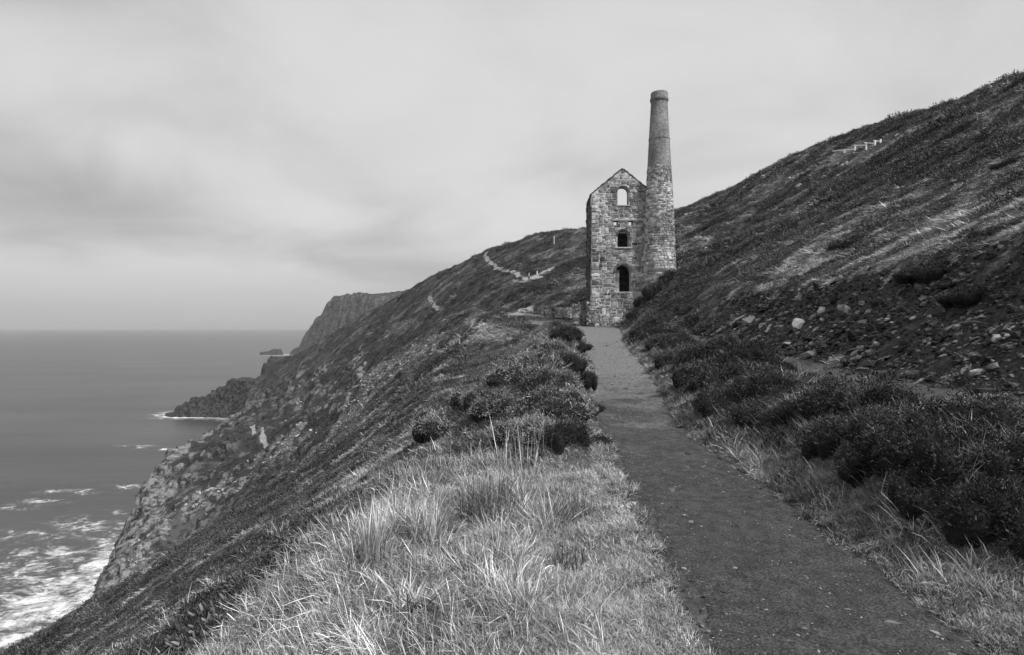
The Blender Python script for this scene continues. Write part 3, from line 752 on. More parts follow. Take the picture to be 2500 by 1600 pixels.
mm = NT('dark_core'); P = mm.pos(); n2 = mm.noise(P, 1.5, 6, 0.7)
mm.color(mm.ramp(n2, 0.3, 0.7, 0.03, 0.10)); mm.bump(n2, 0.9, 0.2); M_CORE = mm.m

def block_mesh(seed, tris=True):
    """a rough squared stone, 1 x 1 x 1, worn round the front"""
    r = np.random.default_rng(seed)
    V = []
    c = 0.5
    for yb, ins, j in ((0.5, 0.0, 0.0), (-0.12, 0.0, 0.05), (-0.42, 0.06, 0.07), (-0.5, 0.2, 0.08)):
        for sx, sz in ((-1, -1), (0, -1), (1, -1), (1, 0), (1, 1), (0, 1), (-1, 1), (-1, 0)):
            e = c - ins; k = 0.93 if (sx != 0 and sz != 0) else 1.0
            V.append((sx * e * k + r.uniform(-j, j), yb + r.uniform(-j, j) * 0.6, sz * e * k + r.uniform(-j, j)))
    F = []
    for l in range(3):
        for i in range(8):
            F.append((l * 8 + i, l * 8 + (i + 1) % 8, (l + 1) * 8 + (i + 1) % 8, (l + 1) * 8 + i))
    F.append(tuple(24 + i for i in range(8)))
    return np.array(V), F
BLOCKS = [block_mesh(500 + i) for i in range(8)]
def block_meshes(mat, pre):
    out = []
    for i, (V, F) in enumerate(BLOCKS):
        me = mesh_np(pre, V, F); me.materials.append(mat); out.append(me)
    return out
def joined_blocks(name, items, mat, parent):
    """items: (location, rotation matrix 3x3 np, scale) -> one mesh; every block keeps a tone of its own"""
    VV, FF, T = [], [], []; n = 0
    for loc, rot, sc in items:
        V, F = BLOCKS[random.randrange(len(BLOCKS))]
        W = (V * np.array(sc)) @ rot.T + np.array(loc)
        VV.append(W); FF += [tuple(i + n for i in f) for f in F]; T.append(np.full(len(W), random.random())); n += len(W)
    me = mesh_np(name, np.concatenate(VV), FF); set_attr(me, 'tone', np.concatenate(T)); me.materials.append(mat)
    o = link(name, me, None, parent); o['kind'] = 'stuff'
    return o
def rubble_layout(w, h, r, big=1.0):
    """irregular courses filling w x h: list of (cx, cz, sw, sh)"""
    out = []; z = 0.0
    while z < h:
        bh = r.uniform(0.42, 0.82) * big; x = -r.uniform(0, 0.4)
        while x < w:
            bw = r.uniform(0.45, 1.25) * big; k = r.random()
            if k < 0.30: cells = [(x, z, bw, bh)]
            elif k < 0.72:
                f = r.uniform(0.35, 0.65); cells = [(x, z, bw, bh * f)]
                if r.random() < 0.55:
                    q = r.uniform(0.35, 0.65); cells += [(x, z + bh * f, bw * q, bh * (1 - f)), (x + bw * q, z + bh * f, bw * (1 - q), bh * (1 - f))]
                else: cells += [(x, z + bh * f, bw, bh * (1 - f))]
            else:
                f1, f2 = sorted((r.uniform(0.22, 0.4), r.uniform(0.55, 0.75)))
                cells = [(x, z, bw, bh * f1), (x, z + bh * f1, bw, bh * (f2 - f1)), (x, z + bh * f2, bw, bh * (1 - f2))]
                if r.random() < 0.6:
                    cc = []
                    for (a, b_, c_, d_) in cells:
                        q = r.uniform(0.35, 0.65); cc += [(a, b_, c_ * q, d_), (a + c_ * q, b_, c_ * (1 - q), d_)]
                    cells = cc
            out += [(a + c_ / 2, b_ + d_ / 2, c_, d_) for a, b_, c_, d_ in cells]
            x += bw
        z += bh
    return out

X0, X1 = bX(1390), bX(1536); XM = bX(1463); Z0 = -0.6; ZE = bZ(457); ZA = bZ(398)
WT, DEPTH = 1.0, 4.9
def arch(x0, x1, z0, z1, n=10):
    """outline of an arched opening, from the lower left going up and round"""
    r = (x1 - x0) / 2; zc = z1 - r
    p = [(x0, z0)]
    for i in range(n + 1):
        a = math.pi - math.pi * i / n; p.append(((x0 + x1) / 2 + r * math.cos(a), zc + r * math.sin(a)))
    p.append((x1, z0)); return p
OPEN_TOP = (bX(1451), bX(1477), bZ(484), bZ(441)); OPEN_MID = (bX(1451), bX(1478), bZ(583), bZ(543)); OPEN_DOOR = (bX(1446), bX(1482), bZ(688), bZ(625))
HOLES = [(bX(1442), bX(1452), bZ(531.5), bZ(521)), (bX(1477), bX(1487), bZ(531.5), bZ(521))]
VENT = (bX(1415), bX(1424), bZ(738), bZ(729))
from mathutils.geometry import tessellate_polygon
def slab_mesh(name, outer, holes, y0, y1):
    loops = [[Vector((x, z, 0)) for x, z in outer]] + [[Vector((x, z, 0)) for x, z in h] for h in holes]
    tri = tessellate_polygon(loops)
    flat = [p for l in loops for p in l]; n = len(flat)
    V = [(p.x, y0, p.y) for p in flat] + [(p.x, y1, p.y) for p in flat]
    F = [tuple(t) for t in tri] + [tuple(i + n for i in reversed(t)) for t in tri]
    o = 0
    for l in loops:
        k = len(l)
        for i in range(k): F.append((o + i, o + (i + 1) % k, o + (i + 1) % k + n, o + i + n))
        o += k
    bm = bmesh.new(); me = bpy.data.meshes.new(name)
    vs = [bm.verts.new(v) for v in V]
    for f in F:
        try: bm.faces.new([vs[i] for i in f])
        except ValueError: pass
    bmesh.ops.recalc_face_normals(bm, faces=bm.faces); bm.to_mesh(me); bm.free(); return me

ORG = Vector((XM, YF, 0.3))
house = tag(empty('engine_house', ORG), 'roofless three-storey stone engine house with a pointed gable and arched openings', 'engine house')
def local(me):
    me.transform(Matrix.Translation(-ORG)); return me
gable = [(X0, Z0), (X1, Z0), (X1, ZE)]
for t in np.linspace(0, 1, 15): gable.append((X1 + (XM - X1) * t, ZE + (ZA - ZE) * t + random.uniform(-.06, .06)))
for t in np.linspace(0, 1, 15)[1:]: gable.append((XM + (X0 - XM) * t, ZE + (ZA - ZE) * (1 - t) + random.uniform(-.06, .06)))
gable[3] = (X1 - 0.02, ZE + 0.05)
rect = lambda o: [(o[0], o[2]), (o[0], o[3]), (o[1], o[3]), (o[1], o[2])]
fw = link('front_wall', local(slab_mesh('front_wall', gable, [arch(*OPEN_TOP), arch(*OPEN_MID), arch(*OPEN_DOOR), rect(HOLES[0]), rect(HOLES[1]), rect(VENT)], YF, YF + WT)), M_MORTAR, house)
YB = YF + DEPTH
def box_mesh(name, x0, x1, y0, y1, z0, z1, jag=0.0, n=8):
    """a wall block; its top is broken when jag > 0"""
    V = []; F = []
    alongx = (x1 - x0) > (y1 - y0)
    for i in range(n + 1):
        t = i / n; zt = z1 + (random.uniform(-jag, jag) if jag else 0)
        if alongx: x = x0 + (x1 - x0) * t; q = [(x, y0), (x, y1)]
        else: y = y0 + (y1 - y0) * t; q = [(x0, y), (x1, y)]
        V += [(q[0][0], q[0][1], z0), (q[1][0], q[1][1], z0), (q[1][0], q[1][1], zt), (q[0][0], q[0][1], zt)]
    for i in range(n):
        for k in range(4): F.append((i * 4 + k, i * 4 + (k + 1) % 4, i * 4 + 4 + (k + 1) % 4, i * 4 + 4 + k))
    F += [(3, 2, 1, 0), tuple(n * 4 + k for k in range(4))]
    bm = bmesh.new(); me = bpy.data.meshes.new(name); vs = [bm.verts.new(v) for v in V]
    for f in F: bm.faces.new([vs[i] for i in f])
    bmesh.ops.recalc_face_normals(bm, faces=bm.faces); bm.to_mesh(me); bm.free(); return me
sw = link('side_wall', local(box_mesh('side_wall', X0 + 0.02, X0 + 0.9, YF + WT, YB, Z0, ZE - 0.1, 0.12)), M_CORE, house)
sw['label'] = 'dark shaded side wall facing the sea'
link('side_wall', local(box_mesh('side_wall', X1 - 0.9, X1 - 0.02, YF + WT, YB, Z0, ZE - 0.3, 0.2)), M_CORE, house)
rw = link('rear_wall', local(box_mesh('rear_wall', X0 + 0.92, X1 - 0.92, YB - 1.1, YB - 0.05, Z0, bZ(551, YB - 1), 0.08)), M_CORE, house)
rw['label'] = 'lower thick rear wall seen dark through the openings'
# masonry left standing inside the doorway
link('inner_pier', local(box_mesh('inner_pier', OPEN_DOOR[0] + 0.0, OPEN_DOOR[0] + 0.52, YF + 0.45, YF + 0.9, OPEN_DOOR[2], OPEN_DOOR[3] - 0.55, 0.05, 5)), M_MORTAR, house)

def in_open(cx, cz, w, h, m=0.04):
    for o, ar in ((OPEN_TOP, 1), (OPEN_MID, 1), (OPEN_DOOR, 2), (HOLES[0], 0), (HOLES[1], 0), (VENT, 0)):
        e = 0.28 if ar == 2 else (0.16 if ar == 1 else 0.03)
        if cx + w / 2 > o[0] + m and cx - w / 2 < o[1] - m and cz + h / 2 > o[2] + 0.02 and cz - h / 2 < o[3] + e * 0.0 + 0.02: 
            return True
        if ar:                                          # arch ring
            r = (o[1] - o[0]) / 2; zc = o[3] - r; dx = cx - (o[0] + o[1]) / 2; dz = cz - zc
            if dz > -0.1 and math.hypot(dx, dz) < r + e + 0.12 and math.hypot(dx, dz) > r - 0.1: return True
    return False
rnd = random.Random(11)
cells = []
for cx, cz, w, h in rubble_layout(X1 - X0, ZA - Z0, rnd, 0.86):
    cx += X0; cz += Z0
    up = cz > bZ(490)
    if cx - w / 2 < X0 - 0.02: w = cx + w / 2 - X0 + 0.02; cx = X0 - 0.02 + w / 2
    if cx + w / 2 > X1: w = X1 - (cx - w / 2); cx = X1 - w / 2
    if w < 0.12: continue
    lim = min((cx - X0 - (w / 2) * (1 if cx < XM else -1)) / (XM - X0), (X1 - cx - (w / 2) * (-1 if cx < XM else 1)) / (X1 - XM)) * (ZA - ZE) + ZE
    if cz + h / 2 > lim + 0.1: 
        if cz - h / 2 > lim - 0.12: continue
        h2 = lim - (cz - h / 2); cz = cz - h / 2 + h2 / 2; h = h2
    # trim against openings: split a stone that crosses an edge
    parts = [(cx, cz, w, h)]
    for o in (OPEN_TOP, OPEN_MID, OPEN_DOOR, HOLES[0], HOLES[1], VENT):
        nx = []
        for (a, b_, c_, d_) in parts:
            l, r_, bo, tp = a - c_ / 2, a + c_ / 2, b_ - d_ / 2, b_ + d_ / 2
            if r_ > o[0] and l < o[1] and tp > o[2] and bo < o[3]:
                if o[0] - l > 0.1: nx.append(((l + o[0] - 0.015) / 2, b_, o[0] - 0.015 - l, d_))
                if r_ - o[1] > 0.1: nx.append(((r_ + o[1] + 0.015) / 2, b_, r_ - o[1] - 0.015, d_))
                if o[2] - bo > 0.08: nx.append((a, (bo + o[2]) / 2, min(c_, 0.6), o[2] - bo - 0.01))
                if tp - o[3] > 0.08 : nx.append((a, (tp + o[3]) / 2 + 0.01, min(c_, 0.6), tp - o[3] - 0.01))
            else: nx.append((a, b_, c_, d_))
        parts = nx
    for p in parts:
        if not in_open(*p): cells.append(p)
# larger squared quoins up the left corner
quoins = []; zq = Z0 + 0.1; kq = 0
while zq < ZE - 0.3:
    hq = rnd.uniform(0.34, 0.52); wq = (rnd.uniform(0.8, 1.05) if kq % 2 else rnd.uniform(0.45, 0.62)); quoins.append((X0 - 0.03 + wq / 2, zq + hq / 2, wq, hq)); zq += hq; kq += 1
trimmed = []
for (a_, b_, c_, d_) in cells:
    l, r__ = a_ - c_ / 2, a_ + c_ / 2
    for (qx, qz, qw, qh) in quoins:
        if abs(qz - b_) < (qh + d_) / 2 - 0.04: l = max(l, qx + qw / 2 + 0.01)
    if r__ - l > 0.12: trimmed.append(((l + r__) / 2, b_, r__ - l, d_))
cells = trimmed + quoins
BM_ST = block_meshes(M_STONE, 'stone')
cells.sort(key=lambda c: -c[2] * c[3])
def stone_item(cx, cz, w, h):
    plinth = cz < bZ(690)
    dp = 0.22; proud = rnd.uniform(0.02, 0.075) + (0.16 if plinth else 0)
    a = rnd.uniform(-0.03, 0.03); ca, sa = math.cos(a), math.sin(a)
    rot = np.array([[ca, 0, sa], [0, 1, 0], [-sa, 0, ca]])
    return ((cx - ORG.x, YF - proud + dp / 2 - ORG.y, cz - ORG.z), rot, (w * rnd.uniform(0.9, 0.985), dp, h * rnd.uniform(0.86, 0.97)), a)
small = []
for i, c_ in enumerate(cells):
    loc, rot, sc, a = stone_item(*c_)
    if i < 290:
        o = bpy.data.objects.new('stone', BM_ST[rnd.randrange(8)]); COL.objects.link(o); o.parent = fw
        o.location = loc; o.rotation_euler = (0, -a if False else a, 0); o.scale = sc
    else: small.append((loc, rot, sc))
joined_blocks('small_stones', small, M_STONE, fw)
# plinth: the lower storey stands a little proud
link('plinth', local(box_mesh('plinth', X0 + 0.12, X1 - 0.05, YF - 0.14, YF - 0.003, Z0, bZ(691), 0.03, 12)), M_MORTAR, house)
# the left wall's own rubble, seen edge-on, and quoins up the corner
rl = []
for cy, cz, w, h in rubble_layout(DEPTH - 0.1, ZE - Z0 - 0.2, rnd, 1.0):
    yy = YF + 0.05 + cy
    if yy + w / 2 > YB + 0.1 or yy - w / 2 < YF: continue
    pr = rnd.uniform(-0.01, 0.09); rot = np.array([[0, 1, 0], [-1, 0, 0], [0, 0, 1]], float)
    rl.append(((X0 - pr + 0.11 - ORG.x, yy - ORG.y, cz + Z0 - ORG.z), rot, (w * 0.95, 0.24, h * 0.93)))
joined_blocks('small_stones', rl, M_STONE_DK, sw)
tl = []                                    # broken wall heads
for i in range(46):
    t = i / 45; x = X0 + (X1 - X0) * t; z = ZE + (ZA - ZE) * (1 - abs(x - XM) / (XM - X0) if x < XM else 1 - (x - XM) / (X1 - XM))
    a = math.atan2(ZA - ZE, XM - X0) * (1 if x < XM else -1) * -1
    ca, sa = math.cos(a), math.sin(a)
    tl.append(((x - ORG.x, YF + 0.45 - ORG.y, z + rnd.uniform(-0.02, 0.05) - ORG.z), np.array([[ca, 0, sa], [0, 1, 0], [-sa, 0, ca]]), (rnd.uniform(.2, .34), 1.0, rnd.uniform(.12, .24))))
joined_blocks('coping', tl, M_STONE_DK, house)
# brick arches over the openings
M_BRICK = stone_material('arch_brick', 0.10, 0.24, 0.1)
def arch_ring(o, r_w, n, rings, name):
    items = []
    r = (o[1] - o[0]) / 2; zc = o[3] - r; xc = (o[0] + o[1]) / 2
    for k in range(rings):
        rad = r + r_w * (k + 0.5) / rings
        for i in range(n):
            a = math.pi * (i + 0.5) / n; ca, sa = math.cos(a - math.pi / 2), math.sin(a - math.pi / 2)
            rot = np.array([[ca, 0, -sa], [0, 1, 0], [sa, 0, ca]])
            items.append(((xc + rad * math.cos(a) - ORG.x, YF - 0.015 - ORG.y + 0.0, zc + rad * math.sin(a) - ORG.z), rot, (math.pi * rad / n * 0.84, 0.16, r_w / rings * 0.88)))
    return joined_blocks(name, items, M_BRICK, house)
arch_ring(OPEN_DOOR, 0.30, 26, 2, 'door_arch'); arch_ring(OPEN_MID, 0.18, 18, 1, 'window_arch'); arch_ring(OPEN_TOP, 0.16, 18, 1, 'window_arch')
mm = NT('pale_sill_stone'); P = mm.pos(); mm.color(mm.ramp(mm.noise(P, 5, 5, 0.7), 0.3, 0.7, 0.28, 0.5)); M_SILL = mm.m
mm = NT('bleached_timber'); P = mm.pos(); mm.color(mm.ramp(mm.noise(mm.mapping(P, scale=(1, 8, 12)), 2, 5, 0.7), 0.3, 0.7, 0.26, 0.5)); mm.bump(mm.noise(mm.mapping(P, scale=(1, 8, 12)), 2, 5, 0.7), .5, .02); M_TIMBER = mm.m
link('window_sill', local(box_mesh('window_sill', OPEN_MID[0] - 0.25, OPEN_MID[1] + 0.35, YF - 0.13, YF + 0.5, OPEN_MID[2] - 0.14, OPEN_MID[2] - 0.005)), M_SILL, house)
link('window_sill', local(box_mesh('window_sill', OPEN_TOP[0] - 0.1, OPEN_TOP[1] + 0.15, YF - 0.10, YF + 0.5, OPEN_TOP[2] - 0.12, OPEN_TOP[2] - 0.005)), M_SILL, house)
link('door_sill', local(box_mesh('door_sill', OPEN_DOOR[0] - 0.35, OPEN_DOOR[1] + 1.0, YF - 0.19, YF + 0.6, OPEN_DOOR[2] - 0.12, OPEN_DOOR[2] - 0.004)), M_SILL, house)
link('lintel', local(box_mesh('lintel', HOLES[0][0] - 0.15, HOLES[1][1] + 1.05, YF - 0.12, YF + 0.3, HOLES[0][3] + 0.01, HOLES[0][3] + 0.16)), M_TIMBER, house)

# ================================================================== THE CHIMNEY
CY0 = 65.9
CXm = bX(1550.5, CY0 - 0.3)
def cZ(py): return bZ(py, CY0 - 0.6)
def crad(z):
    return float(np.interp(z, [cZ(690), cZ(520), cZ(392), cZ(327), cZ(232)], [1.98, 1.66, 1.34, 1.18, 0.92]))
COR = Vector((CXm, CY0, 3.0))
stack = tag(empty('chimney_stack', COR), 'tall tapering round chimney stack, rubble stone below and brick above, beside the gable', 'chimney')
def lathe(name, prof, mat, parent, n=56, smooth=True):
    V, F = [], []
    for (r_, z) in prof:
        for i in range(n):
            a = 2 * math.pi * i / n; V.append((r_ * math.cos(a), r_ * math.sin(a), z - COR.z))
    for l in range(len(prof) - 1):
        for i in range(n): F.append((l * n + i, l * n + (i + 1) % n, (l + 1) * n + (i + 1) % n, (l + 1) * n + i))
    return link(name, mesh_np(name, V, F, smooth), mat, parent)
zb, zs, zband, zc0, zt = 0.0, cZ(392), cZ(327), cZ(233), cZ(216.5)
shaft = lathe('stone_shaft', [(crad(z) - 0.05, z) for z in np.linspace(zb, zs, 24)], M_MORTAR, stack)
mb = NT('old_brickwork'); tc = mb.coord('Object'); sp = mb.node('ShaderNodeSeparateXYZ'); mb.l.new(tc, sp.inputs[0])
ang = mb.math('ARCTAN2', sp.outputs['Y'], sp.outputs['X']); cmb = mb.node('ShaderNodeCombineXYZ')
mb.l.new(mb.math('MULTIPLY', ang, 1.15), cmb.inputs['X']); mb.l.new(sp.outputs['Z'], cmb.inputs['Y'])
bt = mb.node('ShaderNodeTexBrick'); mb.l.new(cmb.outputs[0], bt.inputs['Vector'])
for k, v in (('Color1', (.11, .11, .11, 1)), ('Color2', (.26, .26, .26, 1)), ('Mortar', (.34, .34, .34, 1))): bt.inputs[k].default_value = v
for k, v in (('Scale', 1.0), ('Mortar Size', 0.012), ('Brick Width', 0.24), ('Row Height', 0.085), ('Bias', -0.1)): bt.inputs[k].default_value = v
bwb = mb.node('ShaderNodeRGBToBW'); mb.l.new(bt.outputs['Color'], bwb.inputs[0]); P = mb.pos()
mb.color(mb.math('MULTIPLY', mb.math('MULTIPLY', bwb.outputs[0], mb.ramp(mb.noise(mb.mapping(P, scale=(1, 1, .35)), 0.8, 5, 0.65), 0.3, 0.7, 0.65, 1.35)), mb.ramp(mb.noise(P, 7, 4, 0.7), 0.3, 0.7, 0.65, 1.4)))
mb.bump(mb.math('ADD', mb.math('MULTIPLY', bt.outputs['Fac'], -1.0), mb.noise(P, 5, 4, 0.7)), 0.6, 0.03)
lathe('brick_shaft', [(crad(z) + (0.0 if z > zs + .01 else -0.0), z) for z in np.linspace(zs - 0.3, zc0, 30)], mb.m, stack)
lathe('brick_band', [(crad(zband) - 0.02, zband - 0.06), (crad(zband) + 0.045, zband - 0.05), (crad(zband) + 0.045, zband + 0.04), (crad(zband) - 0.03, zband + 0.05)], mb.m, stack)
cr = crad(zc0)
cap = lathe('cap', [(cr - 0.02, zc0 - 0.30), (cr + 0.05, zc0 - 0.27), (cr + 0.12, zc0 - 0.1), (cr + 0.135, zc0 + 0.1), (cr + 0.06, zc0 + 0.2), (cr + 0.05, zt - 0.12), (cr + 0.02, zt), (cr - 0.25, zt + 0.02), (cr - 0.3, zt - 0.8)], mb.m, stack)
cap['label'] = 'flared brick cap at the mouth of the stack'
BM_CH = block_meshes(M_CHIM, 'stone')
cc = []
z = 1.2
rnd = random.Random(5)
while z < zs - 0.02:
    sc_ = float(np.interp(z, [2, 12, zs], [1.0, 0.85, 0.6]))
    h = rnd.uniform(0.18, 0.42) * sc_
    if z + h > zs: h = zs - z
    a = rnd.uniform(0, 1)
    aend = a + 2 * math.pi
    rad = crad(z + h / 2)
    while a < aend - 0.05:
        w = min(rnd.uniform(0.28, 0.85) * sc_, (aend - a) * rad); da = w / rad
        if rnd.random() < 0.3 and h > 0.24:
            f = rnd.uniform(.4, .6); cc += [(a + da / 2, z + h * f / 2, w, h * f), (a + da / 2, z + h * (1 + f) / 2, w, h * (1 - f))]
        else: cc.append((a + da / 2, z + h / 2, w, h))
        a += da
    z += h
def ch_item(a, z, w, h):
    rad = crad(z); pr = rnd.uniform(0.0, 0.055); rr_ = rad + pr - 0.11
    # block front is -Y; turn it to face outwards
    ry = a + math.pi / 2; c_, s_ = math.cos(ry), math.sin(ry)
    rot = np.array([[c_, -s_, 0], [s_, c_, 0], [0, 0, 1]])
    return ((rr_ * math.cos(a), rr_ * math.sin(a), z - COR.z), rot, (w * 0.93, 0.22, h * rnd.uniform(.86, .95)), ry)
toward = math.atan2(-CY0, -CXm)
front = [c_ for c_ in cc if math.cos(c_[0] - toward) > 0.15 and c_[1] > 3.5]
front.sort(key=lambda c_: -c_[2] * c_[3] * (0.3 + math.cos(c_[0] - toward)))
keys = set(id(c_) for c_ in front[:290]); rest = []
for c_ in cc:
    loc, rot, sc, ry = ch_item(*c_)
    if id(c_) in keys:
        o = bpy.data.objects.new('stone', BM_CH[rnd.randrange(8)]); COL.objects.link(o); o.parent = shaft
        o.location = loc; o.rotation_euler = (0, 0, ry); o.scale = sc
    else: rest.append((loc, rot, sc))
joined_blocks('small_stones', rest, M_CHIM, shaft)

# ================================================================== RUINED LOW WALLS
def ruined_wall(label, segs, mat, seed):
    """segs: (x0, y0, x1, y1, thickness, z0, height) piers and runs of a broken wall"""
    r = random.Random(seed)
    x0, y0 = segs[0][0], segs[0][1]; org = Vector((x0, y0, segs[0][5]))
    root = tag(empty('ruined_wall', org), label, 'wall', 'ruined walls around the engine house')
    items = []; first = True
    for (ax, ay, bx_, by_, th_, z0, hh) in segs:
        L = math.hypot(bx_ - ax, by_ - ay); an = math.atan2(by_ - ay, bx_ - ax); ca, sa = math.cos(an), math.sin(an)
        me = box_mesh('core', 0, L, 0.0, th_, -0.6, hh - 0.12, 0.1, 5); me.transform(Matrix.Translation(Vector((ax, ay, z0)) - org) @ Matrix.Rotation(an, 4, 'Z'))
        link('core', me, M_CORE, root)
        for face in (0, 1, 2, 3):
            ln = L if face < 2 else th_
            for cx, cz, w, h in rubble_layout(ln, hh, r, 0.62):
                if cx - w / 2 < -0.1 or cx + w / 2 > ln + 0.12: continue
                pr = r.uniform(0.0, 0.07)
                if face == 0: lx, ly, fr = cx, -pr + .08, 0
                elif face == 1: lx, ly, fr = cx, th_ + pr - .08, math.pi
                elif face == 2: lx, ly, fr = -pr + .08, cx, -math.pi / 2
                else: lx, ly, fr = L + pr - .08, cx, math.pi / 2
                t = an + fr; c_, s_ = math.cos(t), math.sin(t)
                items.append(((ax + lx * ca - ly * sa - org.x, ay + lx * sa + ly * ca - org.y, z0 + cz - 0.1 - org.z), np.array([[c_, -s_, 0], [s_, c_, 0], [0, 0, 1]]), (w * .95, .2, h * .92)))
        for k in range(int(L / 0.3)):
            t = (k + .5) * 0.3; c_, s_ = math.cos(an + r.uniform(-.3, .3)), math.sin(an)
            items.append(((ax + t * ca - th_ / 2 * sa - org.x, ay + t * sa + th_ / 2 * ca - org.y, z0 + hh - 0.1 + r.uniform(-.08, .06) - org.z), np.array([[c_, -s_, 0], [s_, c_, 0], [0, 0, 1]]), (.36, th_ * .9, r.uniform(.12, .3))))
    items.sort(key=lambda it: -it[2][0] * it[2][2])
    bms = block_meshes(mat, 'stone')
    for loc, rot, sc in items[:60]:
        o = bpy.data.objects.new('stone', bms[r.randrange(8)]); COL.objects.link(o); o.parent = root; o.location = loc; o.rotation_euler = (0, 0, math.atan2(rot[1, 0], rot[0, 0])); o.scale = sc
    if len(items) > 60: joined_blocks('small_stones', items[60:], mat, root)
gz = float(height(np.array([7.5]), np.array([64.6]))[0])
M_RUIN = stone_material('ruin_rubble', 0.16, 0.5, 0.3)
ruined_wall('broken stone wall stub with two short piers at the left foot of the engine house',
            [(bX(1346, 64.6), 64.6, bX(1362, 64.6), 64.6, 0.8, gz, 2.55), (bX(1362, 64.9), 64.9, bX(1381, 64.9), 64.9, 0.6, gz, 1.75), (bX(1380, 64.3), 64.3, bX(1400, 64.3), 64.3, 0.9, gz, 2.65)], M_RUIN, 21)
pw = ground_at(1275, 748); pw2 = ground_at(1340, 735)
ruined_wall('low tumbled wall end at the back of the levelled ground left of the engine house', [(pw.x, pw.y, pw.x + 1.6, pw.y + 0.2, 0.8, pw.z, 1.5), (pw.x + 1.7, pw.y + 0.5, pw.x + 4.6, pw.y + 2.0, 0.7, pw.z, 1.25)], M_RUIN, 22)
# ================================================================== LOOKING UP THE HILLSIDE SHEET
_NR3 = NRM.reshape(NR, NA, 3)
G_Z = TZd.reshape(NR, NA)
G_rock = rock.reshape(NR, NA)
def hill_sample(X, Y):
    r_ = np.hypot(X, Y + 4.0); a = np.arctan2(X, Y + 4.0)
    fi = np.clip(np.log(np.maximum(r_, 1.2) / 1.2) / math.log(470.0 / 1.2) * (NR - 1), 0, NR - 1.001); fj = np.clip((a + R(66)) / R(132) * (NA - 1), 0, NA - 1.001)
    i = fi.astype(int); j = fj.astype(int); u = fi - i; v = fj - j
    z = (G_Z[i, j] * (1 - u) + G_Z[i + 1, j] * u) * (1 - v) + (G_Z[i, j + 1] * (1 - u) + G_Z[i + 1, j + 1] * u) * v
    return z, _NR3[i, j], G_rock[i, j]
def eulers(yaw, N, k):
    """rotation that lays +X along yaw and leans +Z from upright towards the ground normal by k"""
    z = np.stack([N[:, 0] * k, N[:, 1] * k, 1 - k + N[:, 2] * k], 1); z /= np.linalg.norm(z, axis=1, keepdims=True)
    x = np.stack([np.cos(yaw), np.sin(yaw), np.zeros_like(yaw)], 1); x -= z * (x * z).sum(1, keepdims=True); x /= np.linalg.norm(x, axis=1, keepdims=True)
    y = np.cross(z, x)
    ry = np.arcsin(np.clip(-x[:, 2], -1, 1)); rx = np.arctan2(y[:, 2], z[:, 2]); rz = np.arctan2(x[:, 1], x[:, 0])
    return np.stack([rx, ry, rz], 1)

# ================================================================== PLANT MATERIALS AND BUILDING BLOCKS
def plant_material(name, lo, hi, tipgain=0.5, inst=True, trans=0.0):
    m = NT(name)
    t = m.attr('tone', 'INSTANCER') if inst else m.math('ADD', 0.35, m.math('MULTIPLY', m.rand(), 0.3))
    c = m.mix(t, lo, hi)
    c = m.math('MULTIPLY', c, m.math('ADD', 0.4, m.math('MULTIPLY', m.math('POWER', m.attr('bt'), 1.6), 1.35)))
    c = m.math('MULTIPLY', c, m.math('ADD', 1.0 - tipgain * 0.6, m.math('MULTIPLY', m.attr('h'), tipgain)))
    if not inst:                                             # dead, woody and flowering patches
        P_ = m.pos(); c = m.math('MULTIPLY', c, m.ramp(m.noise(P_, 2.6, 4, 0.65), 0.32, 0.68, 0.4, 1.9))
    m.color(c); m.b.inputs['Roughness'].default_value = 0.6; m.b.inputs['Specular IOR Level'].default_value = 0.3
    return m.m
M_GRASS = plant_material('dry_grass', 0.045, 0.82, 0.4)
M_COMB = plant_material('combed_grass', 0.05, 0.56, 0.5)
M_HEATH = plant_material('heather', 0.02, 0.2, 0.7)
M_BUSH = plant_material('bush_leaf', 0.014, 0.085, 0.9, inst=False)
M_BUSH_P = plant_material('pale_tipped_bush_leaf', 0.10, 0.38, 0.9, inst=False)
M_RUSH = plant_material('dark_rush', 0.05, 0.13, 0.5, inst=False)
M_STRAP = plant_material('strap_leaf', 0.22, 0.6, 0.3, inst=False)

